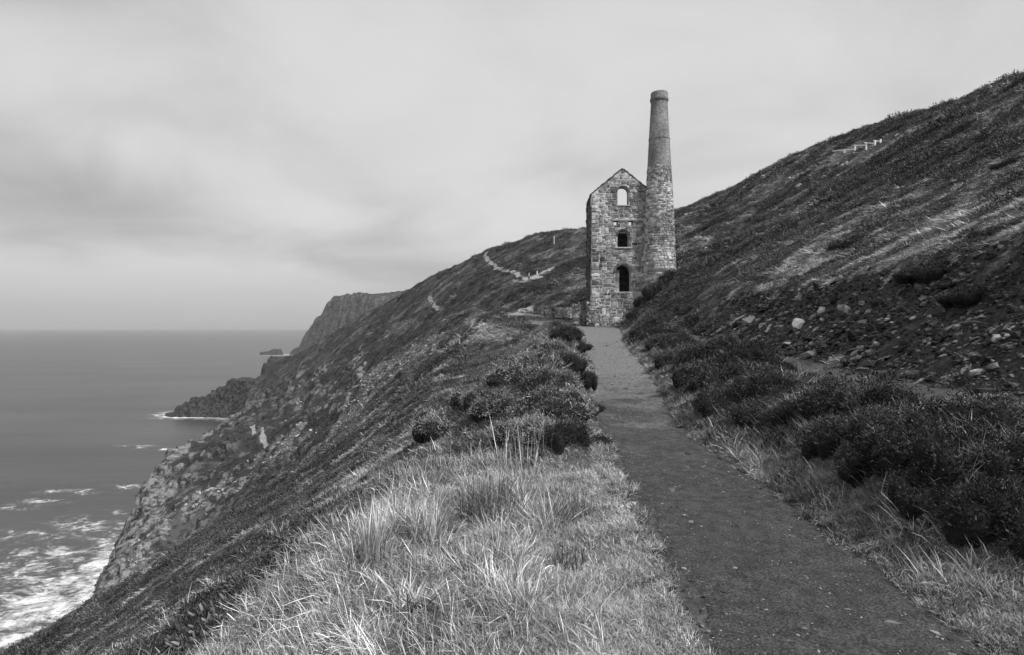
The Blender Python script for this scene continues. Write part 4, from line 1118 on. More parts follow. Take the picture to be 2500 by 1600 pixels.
def blades(n, L, spread, lean, width, droop, seed, comb=None, flat=1.0, kink=0.0):
    r = np.random.default_rng(seed)
    rad = spread * np.sqrt(r.random(n)); pa = r.random(n) * 2 * np.pi
    bx_, by_ = rad * np.cos(pa), rad * np.sin(pa)
    az = r.random(n) * 2 * np.pi if comb is None else r.normal(0, comb, n)
    if comb is None: az = np.where(r.random(n) < 0.6, pa + r.normal(0, 0.7, n), az)
    ln = r.uniform(L[0], L[1], n); le = r.uniform(lean[0], lean[1], n); dr = droop * r.uniform(0.3, 1.4, n); wd = r.uniform(width[0], width[1], n)
    K = 4; V = np.zeros((n, K, 2, 3)); H = np.zeros((n, K, 2)); p = np.stack([bx_, by_, np.full(n, -0.02)], 1); ang = le.copy()
    tw = az + np.pi / 2 + r.normal(0, 0.5, n); wv = np.stack([np.cos(tw), np.sin(tw), r.normal(0, .3, n)], 1)
    prof = (0.8, 1.0, 0.65, 0.06)
    for k in range(K):
        V[:, k, 0] = p - wv * (wd * prof[k] / 2)[:, None]; V[:, k, 1] = p + wv * (wd * prof[k] / 2)[:, None]; H[:, k] = k / (K - 1)
        st = ln / (K - 1); p = p + np.stack([np.cos(az) * np.sin(ang), np.sin(az) * np.sin(ang), np.cos(ang) * flat], 1) * st[:, None]
        ang = ang + dr + r.normal(0, kink, n)
    idx = np.arange(n * K * 2).reshape(n, K, 2)
    F = np.stack([idx[:, :-1, 0].ravel(), idx[:, :-1, 1].ravel(), idx[:, 1:, 1].ravel(), idx[:, 1:, 0].ravel()], 1)
    return V.reshape(-1, 3), F, H.ravel(), np.repeat(r.random(n), K * 2)
def sprigs(n, seed, size=(0.07, 0.15), w=0.03, dome=(0.5, 0.5, 0.34), up=0.6):
    """short leafy shoots over a low dome"""
    r = np.random.default_rng(seed)
    d = r.normal(0, 1, (n, 3)); d[:, 2] = np.abs(d[:, 2]) + 0.05; d /= np.linalg.norm(d, axis=1, keepdims=True)
    p = d * np.array(dome) * r.uniform(0.55, 1.0, n)[:, None] * (1 + 0.25 * np.sin(d[:, 0] * 5 + seed) * np.cos(d[:, 1] * 4))[:, None]
    a = d + np.array([0, 0, up]) + r.normal(0, 0.45, (n, 3)); a /= np.linalg.norm(a, axis=1, keepdims=True)
    q = np.cross(a, r.normal(0, 1, (n, 3))); q /= np.linalg.norm(q, axis=1, keepdims=True) + 1e-9
    ln = r.uniform(size[0], size[1], n)[:, None]
    V = np.stack([p - q * w * 0.35, p + q * w * 0.35, p + a * ln * 0.6 + q * w * 0.5, p + a * ln + q * w * 0.05, ], 1)
    V2 = np.stack([p + a * ln * 0.6 - q * w * 0.5], 1)
    idx = np.arange(n) * 4
    F = np.stack([idx, idx + 1, idx + 2, idx + 3], 1)
    H = np.tile([0.0, 0.0, 0.7, 1.0], n)
    return V.reshape(-1, 3), F, H, np.repeat(r.random(n), 4)
def plant_mesh(name, data, mat):
    V, F, H, B = data; me = mesh_np(name, V, F); set_attr(me, 'h', H); set_attr(me, 'bt', B); me.materials.append(mat); return me

def scatter_group(col):
    ng = bpy.data.node_groups.new('scatter', 'GeometryNodeTree')
    ng.interface.new_socket(name='Geometry', in_out='INPUT', socket_type='NodeSocketGeometry'); ng.interface.new_socket(name='Geometry', in_out='OUTPUT', socket_type='NodeSocketGeometry')
    gi, go = ng.nodes.new('NodeGroupInput'), ng.nodes.new('NodeGroupOutput'); ip = ng.nodes.new('GeometryNodeInstanceOnPoints'); ci = ng.nodes.new('GeometryNodeCollectionInfo')
    ci.inputs['Collection'].default_value = col; ci.inputs['Separate Children'].default_value = True; ci.inputs['Reset Children'].default_value = True
    def na(n, t):
        x = ng.nodes.new('GeometryNodeInputNamedAttribute'); x.data_type = t; x.inputs['Name'].default_value = n; return x.outputs['Attribute']
    e2r = ng.nodes.new('FunctionNodeEulerToRotation')
    ng.links.new(gi.outputs[0], ip.inputs['Points']); ng.links.new(ci.outputs[0], ip.inputs['Instance']); ip.inputs['Pick Instance'].default_value = True
    ng.links.new(na('pick', 'INT'), ip.inputs['Instance Index']); ng.links.new(na('rot', 'FLOAT_VECTOR'), e2r.inputs[0]); ng.links.new(e2r.outputs[0], ip.inputs['Rotation'])
    ng.links.new(na('scl', 'FLOAT_VECTOR'), ip.inputs['Scale']); ng.links.new(ip.outputs[0], go.inputs[0])
    return ng
def scatter(name, protos, P, rot, scl, pick, tone, label, cat=None):
    col = bpy.data.collections.new(name + '_kinds')
    for i, me in enumerate(protos):
        o = bpy.data.objects.new('%s_kind_%02d' % (name, i), me); col.objects.link(o)
    me = bpy.data.meshes.new(name); me.vertices.add(len(P)); me.vertices.foreach_set('co', np.asarray(P, np.float32).ravel())
    a = me.attributes.new('rot', 'FLOAT_VECTOR', 'POINT'); a.data.foreach_set('vector', np.asarray(rot, np.float32).ravel())
    scl = np.asarray(scl, np.float32)
    if scl.ndim == 1: scl = np.repeat(scl[:, None], 3, 1)
    a = me.attributes.new('scl', 'FLOAT_VECTOR', 'POINT'); a.data.foreach_set('vector', scl.ravel())
    a = me.attributes.new('pick', 'INT', 'POINT'); a.data.foreach_set('value', np.asarray(pick, np.int32)); set_attr(me, 'tone', tone)
    o = link(name, me); md = o.modifiers.new('scatter', 'NODES'); md.node_group = scatter_group(col)
    return tag(o, label, cat, kind='stuff')

CLEAR = [(p_.x, p_.y, c_) for p_, c_ in ((ground_at(1243, 662), 3.2), (ground_at(1252, 655), 2.2), (ground_at(1262, 647), 1.2), (ground_at(1302, 577), 0.8))]
for q_ in ((1984, 361), (1996, 358), (2009, 355), (2022, 355), (2035, 355.5), (2046, 348), (2056, 343), (2069, 336)):
    p_ = ground_at(*q_); CLEAR.append((p_.x, p_.y, 2.2)); CLEAR.append((p_.x * .975, p_.y * .975, 2.2))
FOOT = [(X0 - 0.3, X1 + 0.3, YF - 0.25, YB + 0.3)]
def bare(X, Y):
    """how bare the ground is (0 grown over .. 1 nothing grows)"""
    m = masks(X, Y, X * 0)
    b = np.maximum(m['path'], np.maximum(m['track'] * 0.97, m['bank'] * np.clip(0.99 - 0.35 * sstep(0.15, 0.4, fbm2(X / 1.7, Y / 1.7, 3, 161)), 0, 1))); b = np.maximum(b, lane_mask(X, Y))
    b = np.maximum(b, 0.85 * blob_mask('scree', X, Y)); b = np.maximum(b, 0.8 * blob_mask('earth', X, Y))
    for x0, x1, y0, y1 in FOOT: b = np.where((X > x0) & (X < x1) & (Y > y0) & (Y < y1), 1.0, b)
    for cx_, cy_, cr_ in CLEAR: b = np.where((X - cx_) ** 2 + (Y - cy_) ** 2 < cr_ * cr_, 1.0, b)
    b = np.where((X - CXm) ** 2 + (Y - CY0) ** 2 < 4.4, 1.0, b)
    return b

# ---- heather and combed grass over the whole slope, tussock by tussock
def polar(n, y0, y1, seed, a=47.5):
    r = np.random.default_rng(seed)
    t = R(a) * (2 * r.random(n) - 1); d = np.exp(r.uniform(math.log(y0), math.log(y1), n))
    return d * np.sin(t), d * np.cos(t), r
combs = [plant_mesh('combed_tussock', blades(64, (0.28, 0.72), 0.46, (0.75, 1.35), (0.022, 0.045), 0.16, 600 + i, comb=0.6, kink=0.1), M_COMB) for i in range(4)]
heaths = [plant_mesh('heather_clump', sprigs(210, 620 + i, (0.06, 0.13), 0.045, (0.62, 0.55, 0.34), 0.4), M_HEATH) for i in range(4)]
X, Y, r = polar(280000, 2.6, 410.0, 31, 50)
z, N, rk_ = hill_sample(X, Y); b = bare(X, Y); gv = grassy(X, Y); pz = plaza_mask(X, Y)
ok = ((np.hypot(X, Y) > 8.0) | (-(X - XC(Y)) > KNOLL(Y) - 0.35)) & (z > SEA + 3) & (r.random(len(X)) > b) & (r.random(len(X)) > np.clip(rk_ * 1.3, 0, 0.96)) & (r.random(len(X)) > pz * 0.985)
X, Y, z, N, gv = X[ok], Y[ok], z[ok], N[ok], gv[ok]; n = len(X)
dist = np.hypot(X, Y)
isg = r.random(n) < np.clip(gv * 1.3 - 0.12, 0.03, 0.95)
size = np.clip(0.0115 * dist, 0.12, 0.9) * np.exp(r.normal(-0.1, 0.42, n)) * np.where(isg, 0.9, 1.1)
yaw = np.arctan2(N[:, 1], N[:, 0]) + r.normal(0, 0.55, n); yaw = np.where(isg, yaw, r.random(n) * 6.28)
tone = np.where(isg, np.clip(0.2 + 0.6 * gv + r.normal(0, 0.14, n), 0, 1), np.clip(0.22 + 0.5 * gv + r.normal(0, 0.18, n), 0, 1))
tone = tone * (1 - 0.35 * sstep(70, 150, dist) * isg)
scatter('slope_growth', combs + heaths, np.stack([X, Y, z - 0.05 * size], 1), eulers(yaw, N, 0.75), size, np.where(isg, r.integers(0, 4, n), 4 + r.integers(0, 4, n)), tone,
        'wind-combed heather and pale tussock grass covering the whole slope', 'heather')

# ---- short turf close by
shorts = [plant_mesh('turf_tuft', blades(38, (0.5, 1.2), 0.75, (0.2, 1.3), (0.035, 0.07), 0.35, 640 + i, kink=0.15), M_GRASS) for i in range(4)]
X, Y, r = polar(120000, 1.7, 64.0, 32, 52)
z, N, rk_ = hill_sample(X, Y); b = bare(X, Y); gv = grassy(X, Y)
d = X - XC(Y); edge = np.abs(X - PATH_C(Y)) - PATH_W(Y)
verge = sstep(1.3, 0.25, edge)
up = sstep(4.4, 5.0, d - WR(Y))
dist = np.hypot(X, Y)
w = np.clip(0.55 * gv + 0.9 * verge + plaza_mask(X, Y) * 0.9, 0, 1) * np.where(up > 0.5, np.where(dist < 22, 0.6, 0.0), 1.0) * np.where(dist > 12, np.clip(verge + plaza_mask(X, Y), 0.12, 1), 1)
b2 = np.where(edge < 0, np.clip(b + 0.1, 0, 1), b)
ok = (r.random(len(X)) > b2) & (r.random(len(X)) < w)
X, Y, z, N, gv, verge, dist = X[ok], Y[ok], z[ok], N[ok], gv[ok], verge[ok], dist[ok]; n = len(X)
size = np.clip(0.045 + 0.0065 * dist, 0.05, 0.3) * r.uniform(0.7, 1.4, n) * (1 - 0.35 * verge)
nz_ = fbm2(X / 0.7, Y / 0.7, 3, 77)
rightside = sstep(0.3, 1.2, X - PATH_C(Y)) * (1 - sstep(30, 50, Y))
tone = np.clip(0.42 + 0.32 * nz_ + 0.15 * verge + r.normal(0, 0.15, n) - 0.26 * rightside, 0.03, 1)
scatter('turf', shorts, np.stack([X, Y, z], 1), eulers(r.random(n) * 6.28, N, 0.4), size, r.integers(0, 4, n), tone, 'short pale turf along both edges of the path', 'turf')

# ---- ragged turf creeping over both edges of the path
r = np.random.default_rng(34); n0 = 46000
Y = np.exp(r.uniform(math.log(1.7), math.log(58), n0)); sd_ = np.where(r.random(n0) < 0.5, -1, 1); e = r.uniform(-0.10, 1.0, n0) * (1 + Y / 30)
X = PATH_C(Y) + sd_ * (PATH_W(Y) + e)
rag = 0.16 * fbm2(X / 0.5, Y / 0.5, 3, 117) * (1 + Y / 20)
z, N, _ = hill_sample(X, Y); m_ = masks(X, Y, X)
ok = (e > rag) & (m_['bank'] + m_['track'] < 0.4) & (r.random(n0) < np.clip(0.55 + (e - rag) * 4, 0, 1) * np.clip(0.75 + fbm2(X / 0.6, Y / 0.6, 3, 118), .15, 1)) & (np.hypot(X, Y) > 1.6)
X, Y, z, N, sd_, e = X[ok], Y[ok], z[ok], N[ok], sd_[ok], e[ok]; n = len(X)
size = np.clip(0.03 + 0.006 * Y, 0.035, 0.22) * r.uniform(0.6, 1.5, n)
tone = np.clip(0.42 + 0.5 * fbm2(X / 0.35, Y / 0.35, 3, 119) + r.normal(0, 0.2, n) - 0.18 * (sd_ > 0), 0.03, 1)
scatter('verge_grass', shorts, np.stack([X, Y, z], 1), eulers(r.random(n) * 6.28, N, 0.3), size, r.integers(0, 4, n), tone, 'ragged grass fringe creeping over the path edges', 'grass')

# ---- pale grass standing among and in front of the bushes
bush_grass = [plant_mesh('bush_grass_tuft', blades(18, (0.14, 0.42), 0.09, (0.1, 1.1), (0.004, 0.0075), 0.32, 690 + i, kink=0.12), M_GRASS) for i in range(4)]
r = np.random.default_rng(36); n0 = 4200
Y = np.exp(r.uniform(math.log(3.2), math.log(26), n0)); t = np.abs(r.normal(0.75, 0.45, n0)) + np.where(r.random(n0) < 0.25, r.uniform(0, 2.2, n0), 0)
lf = r.random(n0) < 0.3
X = np.where(lf, XC(Y) - WL(Y) - 0.1 - t * 0.8, XC(Y) + WR(Y) + t)
z, N, _ = hill_sample(X, Y)
ok = (bare(X, Y) < 0.4) & (r.random(n0) < np.clip(0.45 + 1.3 * fbm2(X / 0.7, Y / 0.7, 3, 171), 0.03, 1)) & (~lf | (Y > 7.5))
X, Y, z, N = X[ok], Y[ok], z[ok], N[ok]; n = len(X)
scatter('bushside_grass', bush_grass, np.stack([X, Y, z], 1), eulers(r.random(n) * 6.28, N, 0.3), r.uniform(0.28, 0.75, n) * (1 + Y / 30), r.integers(0, 4, n), np.clip(r.normal(0.42, 0.25, n), 0.04, 1), 'pale grass blades standing among the path-side bushes', 'grass')

# ---- low dark heather between the bushes right of the path and over the ridge on the left
near_heath = [plant_mesh('heather_tuft', sprigs(150, 630 + i, (0.10, 0.26), 0.036, (0.6, 0.6, 0.42), 0.9), M_HEATH) for i in range(4)]
r = np.random.default_rng(35); n0 = 60000
Y = np.exp(r.uniform(math.log(3.0), math.log(56), n0)); rt = r.random(n0) < 0.5
t = np.where(rt, r.uniform(0.4, 3.4, n0), r.uniform(0.15, 1.0, n0) * (2.2 + 0.12 * Y)) * np.where(rt, 1 + Y / 60, 1)
X = np.where(rt, XC(Y) + WR(Y) + t, XC(Y) - WL(Y) - t)
z, N, _ = hill_sample(X, Y); b = bare(X, Y); nzp = fbm2(X / 1.1, Y / 1.1, 3, 127)
w = np.where(rt, sstep(0.55, 1.1, t + 0.4 * nzp) * sstep(3.0, 4.5, Y), sstep(6.6, 8.2, Y) * sstep(0.0, 0.35, t) * np.where(t < 0.95 + 0.014 * Y + 0.5 * nzp, 1.0, 0.45))
ok = (b < 0.4) & (r.random(n0) < w) & (Y < 52) & (X < 1.1 * Y)
X, Y, z, N, rt, nzp, t = X[ok], Y[ok], z[ok], N[ok], rt[ok], nzp[ok], t[ok]; n = len(X)
flank = (t < 0.95 + 0.014 * Y + 0.5 * nzp)                 # dark heather clothes the side of the ridge that faces the path
size = np.clip(0.07 + 0.011 * Y, 0.1, 0.5) * r.uniform(0.6, 1.4, n)
tone = np.where(rt, np.clip(0.10 + 0.15 * nzp + r.normal(0, 0.12, n), 0, 1), np.where(flank, np.clip(0.06 + r.normal(0, 0.08, n), 0, 1), np.clip(0.55 + 0.9 * nzp + r.normal(0, 0.22, n), 0, 1)))
scatter('low_heather', near_heath, np.stack([X, Y, z - 0.02], 1), eulers(r.random(n) * 6.28, N, 0.5), size, r.integers(0, 4, n), tone, 'low heather filling the ground between the path-side bushes', 'heather')

# ---- long bleached grass on the knoll and along the verges
longs = [plant_mesh('long_grass_tuft', blades(30, (0.08, 0.30), 0.10, (0.05, 1.1), (0.0022, 0.0052), 0.35, 660 + i, kink=0.22), M_GRASS) for i in range(5)] + \
        [plant_mesh('laid_grass_tuft', blades(34, (0.10, 0.32), 0.12, (0.6, 1.4), (0.0026, 0.0065), 0.15, 670 + i, comb=0.9, kink=0.22), M_GRASS) for i in range(3)] + \
        [plant_mesh('broad_grass_tuft', blades(15, (0.10, 0.25), 0.08, (0.2, 1.1), (0.006, 0.011), 0.4, 680 + i), M_GRASS) for i in range(3)]
r = np.random.default_rng(33)
n0 = 34000
X = r.uniform(-6.5, 6.5, n0); Y = r.uniform(1.6, 12.0, n0)
keepp = r.random(n0) < np.clip(1.25 - Y / 12.0, 0.25, 1)
X, Y = X[keepp], Y[keepp]
z, N, rk_ = hill_sample(X, Y); b = bare(X, Y); d = X - XC(Y); edge = np.abs(X - PATH_C(Y)) - PATH_W(Y)
left = d < 0
knoll = (1 - sstep(KN_END - .3, KN_END + .7, Y + 0.8 * fbm2(X, Y, 2, 94))) * sstep(0.3, -0.25, -d - KNOLL(Y) + 0.5 * fbm2(X, Y, 3, 93)) * left
rgt = (~left) * sstep(1.5, 0.5, edge) * 0.20 * sstep(0.05, 0.3, edge)
nzp = fbm2(X / 0.8, Y / 0.8, 3, 87)
w = np.maximum(knoll * sstep(0.15, 0.75, edge) * np.clip(0.62 + 1.9 * nzp, 0.03, 1), rgt * np.clip(0.6 + 1.4 * nzp, 0, 1))
w = np.maximum(w, left * 0.06 * sstep(0.1, 0.4, edge) * sstep(7, 4.5, -d) * np.clip(0.2 + 2.0 * nzp, 0, 1))
ok = (b < 0.35) & (r.random(len(X)) < w)
X, Y, z, N, edge, nzp, left = X[ok], Y[ok], z[ok], N[ok], edge[ok], nzp[ok], left[ok]; n = len(X)
flow = np.arctan2(N[:, 1], N[:, 0]) + 3.5 * fbm2(X / 0.9, Y / 0.9, 2, 97)
sz = r.uniform(0.65, 1.15, n) * np.clip(0.55 + 0.5 * sstep(0.3, 1.4, edge), 0, 1) * np.clip(1 + 0.35 * nzp, 0.6, 1.4) * np.where(left, 1, 0.5)
tone = np.where(r.random(n) < 0.28 - 0.5 * fbm2(X / 0.4, Y / 0.4, 2, 109), r.uniform(0.03, 0.28, n), np.clip(0.62 + 0.4 * fbm2(X / 0.5, Y / 0.5, 3, 107) + r.normal(0, 0.2, n), 0.1, 1)) * np.where(left, 1, 0.65)
k = r.random(n); pick = np.where(k < 0.5, r.integers(0, 5, n), np.where(k < 0.84, 5 + r.integers(0, 3, n), 8 + r.integers(0, 3, n)))
scatter('long_grass', longs, np.stack([X, Y, z], 1), eulers(np.where(pick >= 5, flow + r.normal(0, .4, n), r.random(n) * 6.28), N, 0.25), sz, pick, tone, 'long bleached grass blades on the knoll left of the path', 'grass')

# ================================================================== SINGLE PLANTS
ORD = ['nearest', 'second', 'third', 'fourth', 'fifth', 'sixth', 'seventh', 'eighth', 'ninth', 'tenth', 'eleventh', 'twelfth', 'thirteenth', 'fourteenth', 'fifteenth', 'sixteenth', 'seventeenth', 'eighteenth', 'nineteenth', 'twentieth',
       'twenty-first', 'twenty-second', 'twenty-third', 'twenty-fourth', 'twenty-fifth', 'twenty-sixth', 'twenty-seventh', 'twenty-eighth', 'twenty-ninth']
def bush_data(seed, n=9000):
    r = np.random.default_rng(seed)
    lobes = [(0, 0, -0.05, 0.34, 0.42)]
    for i in range(13):
        q = 0.42 * math.sqrt(r.random()); an = i * 2.4 + r.random(); lr = r.uniform(0.10, 0.24) * (1.15 - q)
        lobes.append((q * math.cos(an), q * math.sin(an), r.uniform(-0.04, 0.10) * (1 - q), lr, r.uniform(0.22, 0.44) * (1 - 0.9 * q)))
    L = np.array(lobes); pk = r.choice(len(L), n, p=L[:, 3] ** 2 / (L[:, 3] ** 2).sum())
    d = r.normal(0, 1, (n, 3)); d[:, 2] = np.abs(d[:, 2]) * 0.9; d /= np.linalg.norm(d, axis=1, keepdims=True)
    lump = 1 + 0.16 * np.sin(9 * d[:, 0] + seed) * np.sin(8 * d[:, 1] + 2 * seed) + r.normal(0, 0.05, n)
    p = L[pk, :3] + d * np.stack([L[pk, 3], L[pk, 3], L[pk, 4]], 1) * (lump * r.uniform(0.82, 1.05, n))[:, None]
    a = d * 0.95 + np.array([0, 0, 0.3]) + r.normal(0, 0.5, (n, 3)); a /= np.linalg.norm(a, axis=1, keepdims=True)
    q = np.cross(a, r.normal(0, 1, (n, 3))); q /= np.linalg.norm(q, axis=1, keepdims=True) + 1e-9
    ln = (np.exp(r.normal(-3.7, 0.4, n)))[:, None]; w = r.uniform(0.006, 0.014, n)[:, None]
    V = np.stack([p - q * w * .5, p + q * w * .5, p + a * ln * .65 + q * w * .5, p + a * ln], 1)
    idx = np.arange(n) * 4
    return V.reshape(-1, 3), np.stack([idx, idx + 1, idx + 2, idx + 3], 1), np.tile([0.0, 0.0, .7, 1.0], n), np.repeat(r.random(n), 4), lobes
def bush_core(lobes, seed):  # solid dark filler added inside the leaves to stop the view through them
    bm = bmesh.new()
    for (x, y, z_, rr_, hh) in lobes:
        m = bmesh.ops.create_icosphere(bm, subdivisions=2, radius=1.0)
        for v in m['verts']: v.co = Vector((x + v.co.x * rr_ * .78, y + v.co.y * rr_ * .78, z_ + v.co.z * hh * .8))
    me = bpy.data.meshes.new('inner_core'); bm.to_mesh(me); bm.free(); return me
mc = NT('dark_bush_core'); P = mc.pos(); mc.color(mc.ramp(mc.noise(P, 30, 4, .7), .3, .7, .008, .03)); mc.bump(mc.noise(P, 40, 4, .7), 1.0, .05)
BUSHES = {}
for kind, mat in (('dark', M_BUSH), ('pale', M_BUSH_P)):
    for s_ in range(4):
        dta = bush_data(700 + s_ * 3 + (0 if kind == 'dark' else 50)); fol = plant_mesh('foliage', dta[:4], mat); core = bush_core(dta[4], s_); core.materials.append(mc.m)
        BUSHES.setdefault(kind, []).append((fol, core))
bush_n = [0]
def bush(px, py, wpx, label, group, kind='dark', hk=1.0, sink=0.13):
    p = SITES.get((px, py)) or ground_at(px, py); w = wpx * p.y / F_PX; k = bush_n[0]; bush_n[0] += 1
    fol, core = BUSHES[kind][k % 4]
    z_, N_, _ = hill_sample(np.array([p.x]), np.array([p.y]))
    root = tag(empty('heather_bush', (p.x, p.y, float(z_[0]) - sink * w), random.uniform(0, 6.28)), label, 'bush', group)
    root.scale = (w * random.uniform(1.0, 1.15), w * random.uniform(1.0, 1.15), w * hk * random.uniform(0.85, 1.1))
    link('foliage', fol, None, root); link('inner_core', core, None, root)
    return root
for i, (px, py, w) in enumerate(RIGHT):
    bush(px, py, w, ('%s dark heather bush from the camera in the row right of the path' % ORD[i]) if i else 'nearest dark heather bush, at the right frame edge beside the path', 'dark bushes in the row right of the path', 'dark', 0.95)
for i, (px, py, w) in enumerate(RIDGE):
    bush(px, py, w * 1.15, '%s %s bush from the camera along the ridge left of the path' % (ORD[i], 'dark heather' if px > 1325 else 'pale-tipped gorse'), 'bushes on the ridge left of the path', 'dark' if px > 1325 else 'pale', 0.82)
UPPER = [(2020, 572, 130, 'long dark gorse bush low on the open slope above the bank'), (1935, 640, 75, 'round dark gorse bush on the lip of the bank'), (2190, 640, 150, 'large dark gorse bush overhanging the right part of the bank'),
         (2340, 548, 110, 'dark gorse bush high on the right slope near the frame edge'), (2290, 690, 150, 'dark gorse bush hanging over the bank at far right'), (1880, 655, 60, 'small dark bush at the left end of the bank lip'),
         (2380, 385, 90, 'dark bush highest on the slope at right frame edge'), (1850, 528, 60, 'small dark bush midway up the open right slope')]
for px, py, w, lb in UPPER: bush(px, py, w, lb, 'gorse bushes on the slope above the bank', 'dark', 0.6, 0.1)
for px, py, w, lb in ((2350, 945, 150, 'low grassy heather clump beside the upper track at right edge'), (2030, 905, 70, 'small heather clump at the foot of the bank'), (2150, 880, 70, 'heather clump among pale stones on the bank'), (1985, 860, 60, 'low heather clump left of pale slabs on the bank')):
    bush(px, py, w, lb, 'clumps on the bank', 'pale', 0.6)
SLOPE_L = [(950, 1000, 60, 'dark gorse bush in the hollow left of the ridge'), (870, 1150, 90, 'dark gorse bush below the grassy knoll'), (640, 1320, 110, 'gorse bush at the left edge of the grassy knoll'), (1030, 880, 40, 'small dark bush on the left slope near scree'), (1165, 805, 36, 'dark bush under the pale turf edge left of the path end')]
for px, py, w, lb in SLOPE_L: bush(px, py, w, lb, 'bushes on the left slope', 'dark', 0.6)

def clump(name, px, py, data, mat, label, cat, s_=1.0):
    p = ground_at(px, py); o = link(name, plant_mesh(name, data, mat)); o.location = p; o.scale = (s_,) * 3; o.rotation_euler = (0, 0, random.uniform(0, 6)); return tag(o, label, cat)
clump('rush_clump', 1150, 1215, blades(430, (0.16, 0.5), 0.30, (0.0, 0.5), (0.003, 0.006), 0.10, 801, kink=0.08), M_RUSH, 'large dark upright rush clump standing in the pale grass', 'rushes')
clump('rush_clump', 1345, 1215, blades(170, (0.12, 0.34), 0.20, (0.0, 0.55), (0.003, 0.006), 0.10, 802, kink=0.08), M_RUSH, 'smaller dark rush clump between large clump and path', 'rushes')
clump('rush_clump', 1330, 1335, blades(180, (0.10, 0.2), 0.14, (0.0, 0.5), (0.004, 0.007), 0.1, 803), M_RUSH, 'low dark leafy clump in pale grass nearest the path', 'rushes')
clump('strap_leaf_plant', 965, 1440, blades(150, (0.22, 0.42), 0.10, (0.35, 1.0), (0.010, 0.017), 0.35, 804), M_STRAP, 'arching broad strap-leaved tuft low in the foreground grass', 'plant')
clump('strap_leaf_plant', 800, 1480, blades(110, (0.18, 0.36), 0.10, (0.5, 1.2), (0.009, 0.015), 0.25, 805, comb=0.7), M_STRAP, 'flattened pale strap-leaved tuft left of the arching one', 'plant')
clump('dry_grass_sheaf', 880, 1330, blades(120, (0.34, 0.6), 0.10, (0.0, 0.4), (0.006, 0.011), 0.1, 806), M_STRAP, 'tall pale upright sheaf of dry grass left of the rushes', 'grass')
clump('dry_grass_sheaf', 1000, 1270, blades(70, (0.3, 0.55), 0.10, (0.1, 0.55), (0.005, 0.009), 0.08, 807), M_STRAP, 'fanned pale sheaf of dry grass beside dark earth patch', 'grass')
clump('dry_grass_sheaf', 1230, 1110, blades(42, (0.4, 0.8), 0.34, (0.0, 0.3), (0.004, 0.007), 0.05, 808), M_STRAP, 'thin tall dry stalks rising behind the large rush clump', 'grass')
clump('dry_grass_sheaf', 1290, 1250, blades(60, (0.25, 0.45), 0.10, (0.3, 0.9), (0.005, 0.009), 0.08, 809), M_STRAP, 'splayed pale sheaf of dry grass right of the rushes', 'grass')
p = ground_at(845, 1275)                                   # dried umbel
um = tag(empty('dried_umbel', p), 'single dried flower umbel on a thin stalk at the knoll edge', 'flower')
bm = bmesh.new()
def tube(bm, a, b_, r0, r1, n=6):
    a, b_ = Vector(a), Vector(b_); d_ = (b_ - a).normalized(); q = d_.orthogonal().normalized(); w_ = d_.cross(q); A = []; B = []
    for i in range(n):
        t = 2 * math.pi * i / n; o_ = q * math.cos(t) + w_ * math.sin(t); A.append(bm.verts.new(a + o_ * r0)); B.append(bm.verts.new(b_ + o_ * r1))
    for i in range(n): bm.faces.new((A[i], A[(i + 1) % n], B[(i + 1) % n], B[i]))
    bm.faces.new(list(reversed(A))); bm.faces.new(B)
def done(bm, name, mat, parent=None, smooth=False):
    me = bpy.data.meshes.new(name); bmesh.ops.recalc_face_normals(bm, faces=bm.faces); bm.to_mesh(me); bm.free(); me.materials.append(mat)
    me.polygons.foreach_set('use_smooth', [smooth] * len(me.polygons)); return link(name, me, None, parent)
tube(bm, (0, 0, -.05), (-0.03, 0, .3), .004, .003); done(bm, 'stalk', M_STRAP, um)
bm = bmesh.new()
for i in range(14):
    a = i * 2.4; q = .045 * math.sqrt((i + .5) / 14); tube(bm, (-.03, 0, .3), (-.03 + q * math.cos(a), q * math.sin(a), .335), .0015, .0015, 4); bmesh.ops.create_icosphere(bm, subdivisions=1, radius=.007, matrix=Matrix.Translation((-.03 + q * math.cos(a), q * math.sin(a), .337)))
done(bm, 'flower_head', M_STRAP, um)

# ================================================================== ROCKS
def rock_data(seed, sq=(1, .7, .4), sub=2):
    r = np.random.default_rng(seed); bm = bmesh.new(); bmesh.ops.create_icosphere(bm, subdivisions=sub, radius=0.62)
    for k in range(14):
        nn = Vector(r.normal(0, 1, 3)).normalized(); dd = r.uniform(0.24, 0.44)
        for v in bm.verts:
            e = v.co.dot(nn) - dd
            if e > 0: v.co -= nn * e
    for v in bm.verts: v.co = Vector((v.co.x * sq[0], v.co.y * sq[1], v.co.z * sq[2])) + Vector(r.normal(0, 0.012, 3))
    me = bpy.data.meshes.new('rock'); bm.to_mesh(me); bm.free(); return me
mr = NT('slate_rock'); P = mr.pos(); tcO = mr.coord('Object')
n1 = mr.noise(mr.mapping(tcO, scale=(1, 1, 4)), 3.0, 6, .7); n2 = mr.noise(P, 22, 4, .7)
mr.color(mr.math('MULTIPLY', mr.math('MULTIPLY', mr.mix(mr.rand(), 0.10, 0.40), mr.ramp(n1, .3, .7, .6, 1.35)), mr.ramp(n2, .3, .7, .75, 1.2))); mr.bump(mr.math('ADD', n1, mr.math('MULTIPLY', n2, .5)), .7, .03)
mrd = NT('soil_stained_rock'); P = mrd.pos(); n2 = mrd.noise(P, 12, 5, .7)
mrd.color(mrd.math('MULTIPLY', mrd.mix(mrd.math('POWER', mrd.rand(), 3.5), 0.014, 0.26), mrd.ramp(n2, .3, .7, .6, 1.35))); mrd.bump(n2, .7, .03)
mrl = NT('pale_scree_rock'); P = mrl.pos(); n2 = mrl.noise(P, 5, 5, .7)
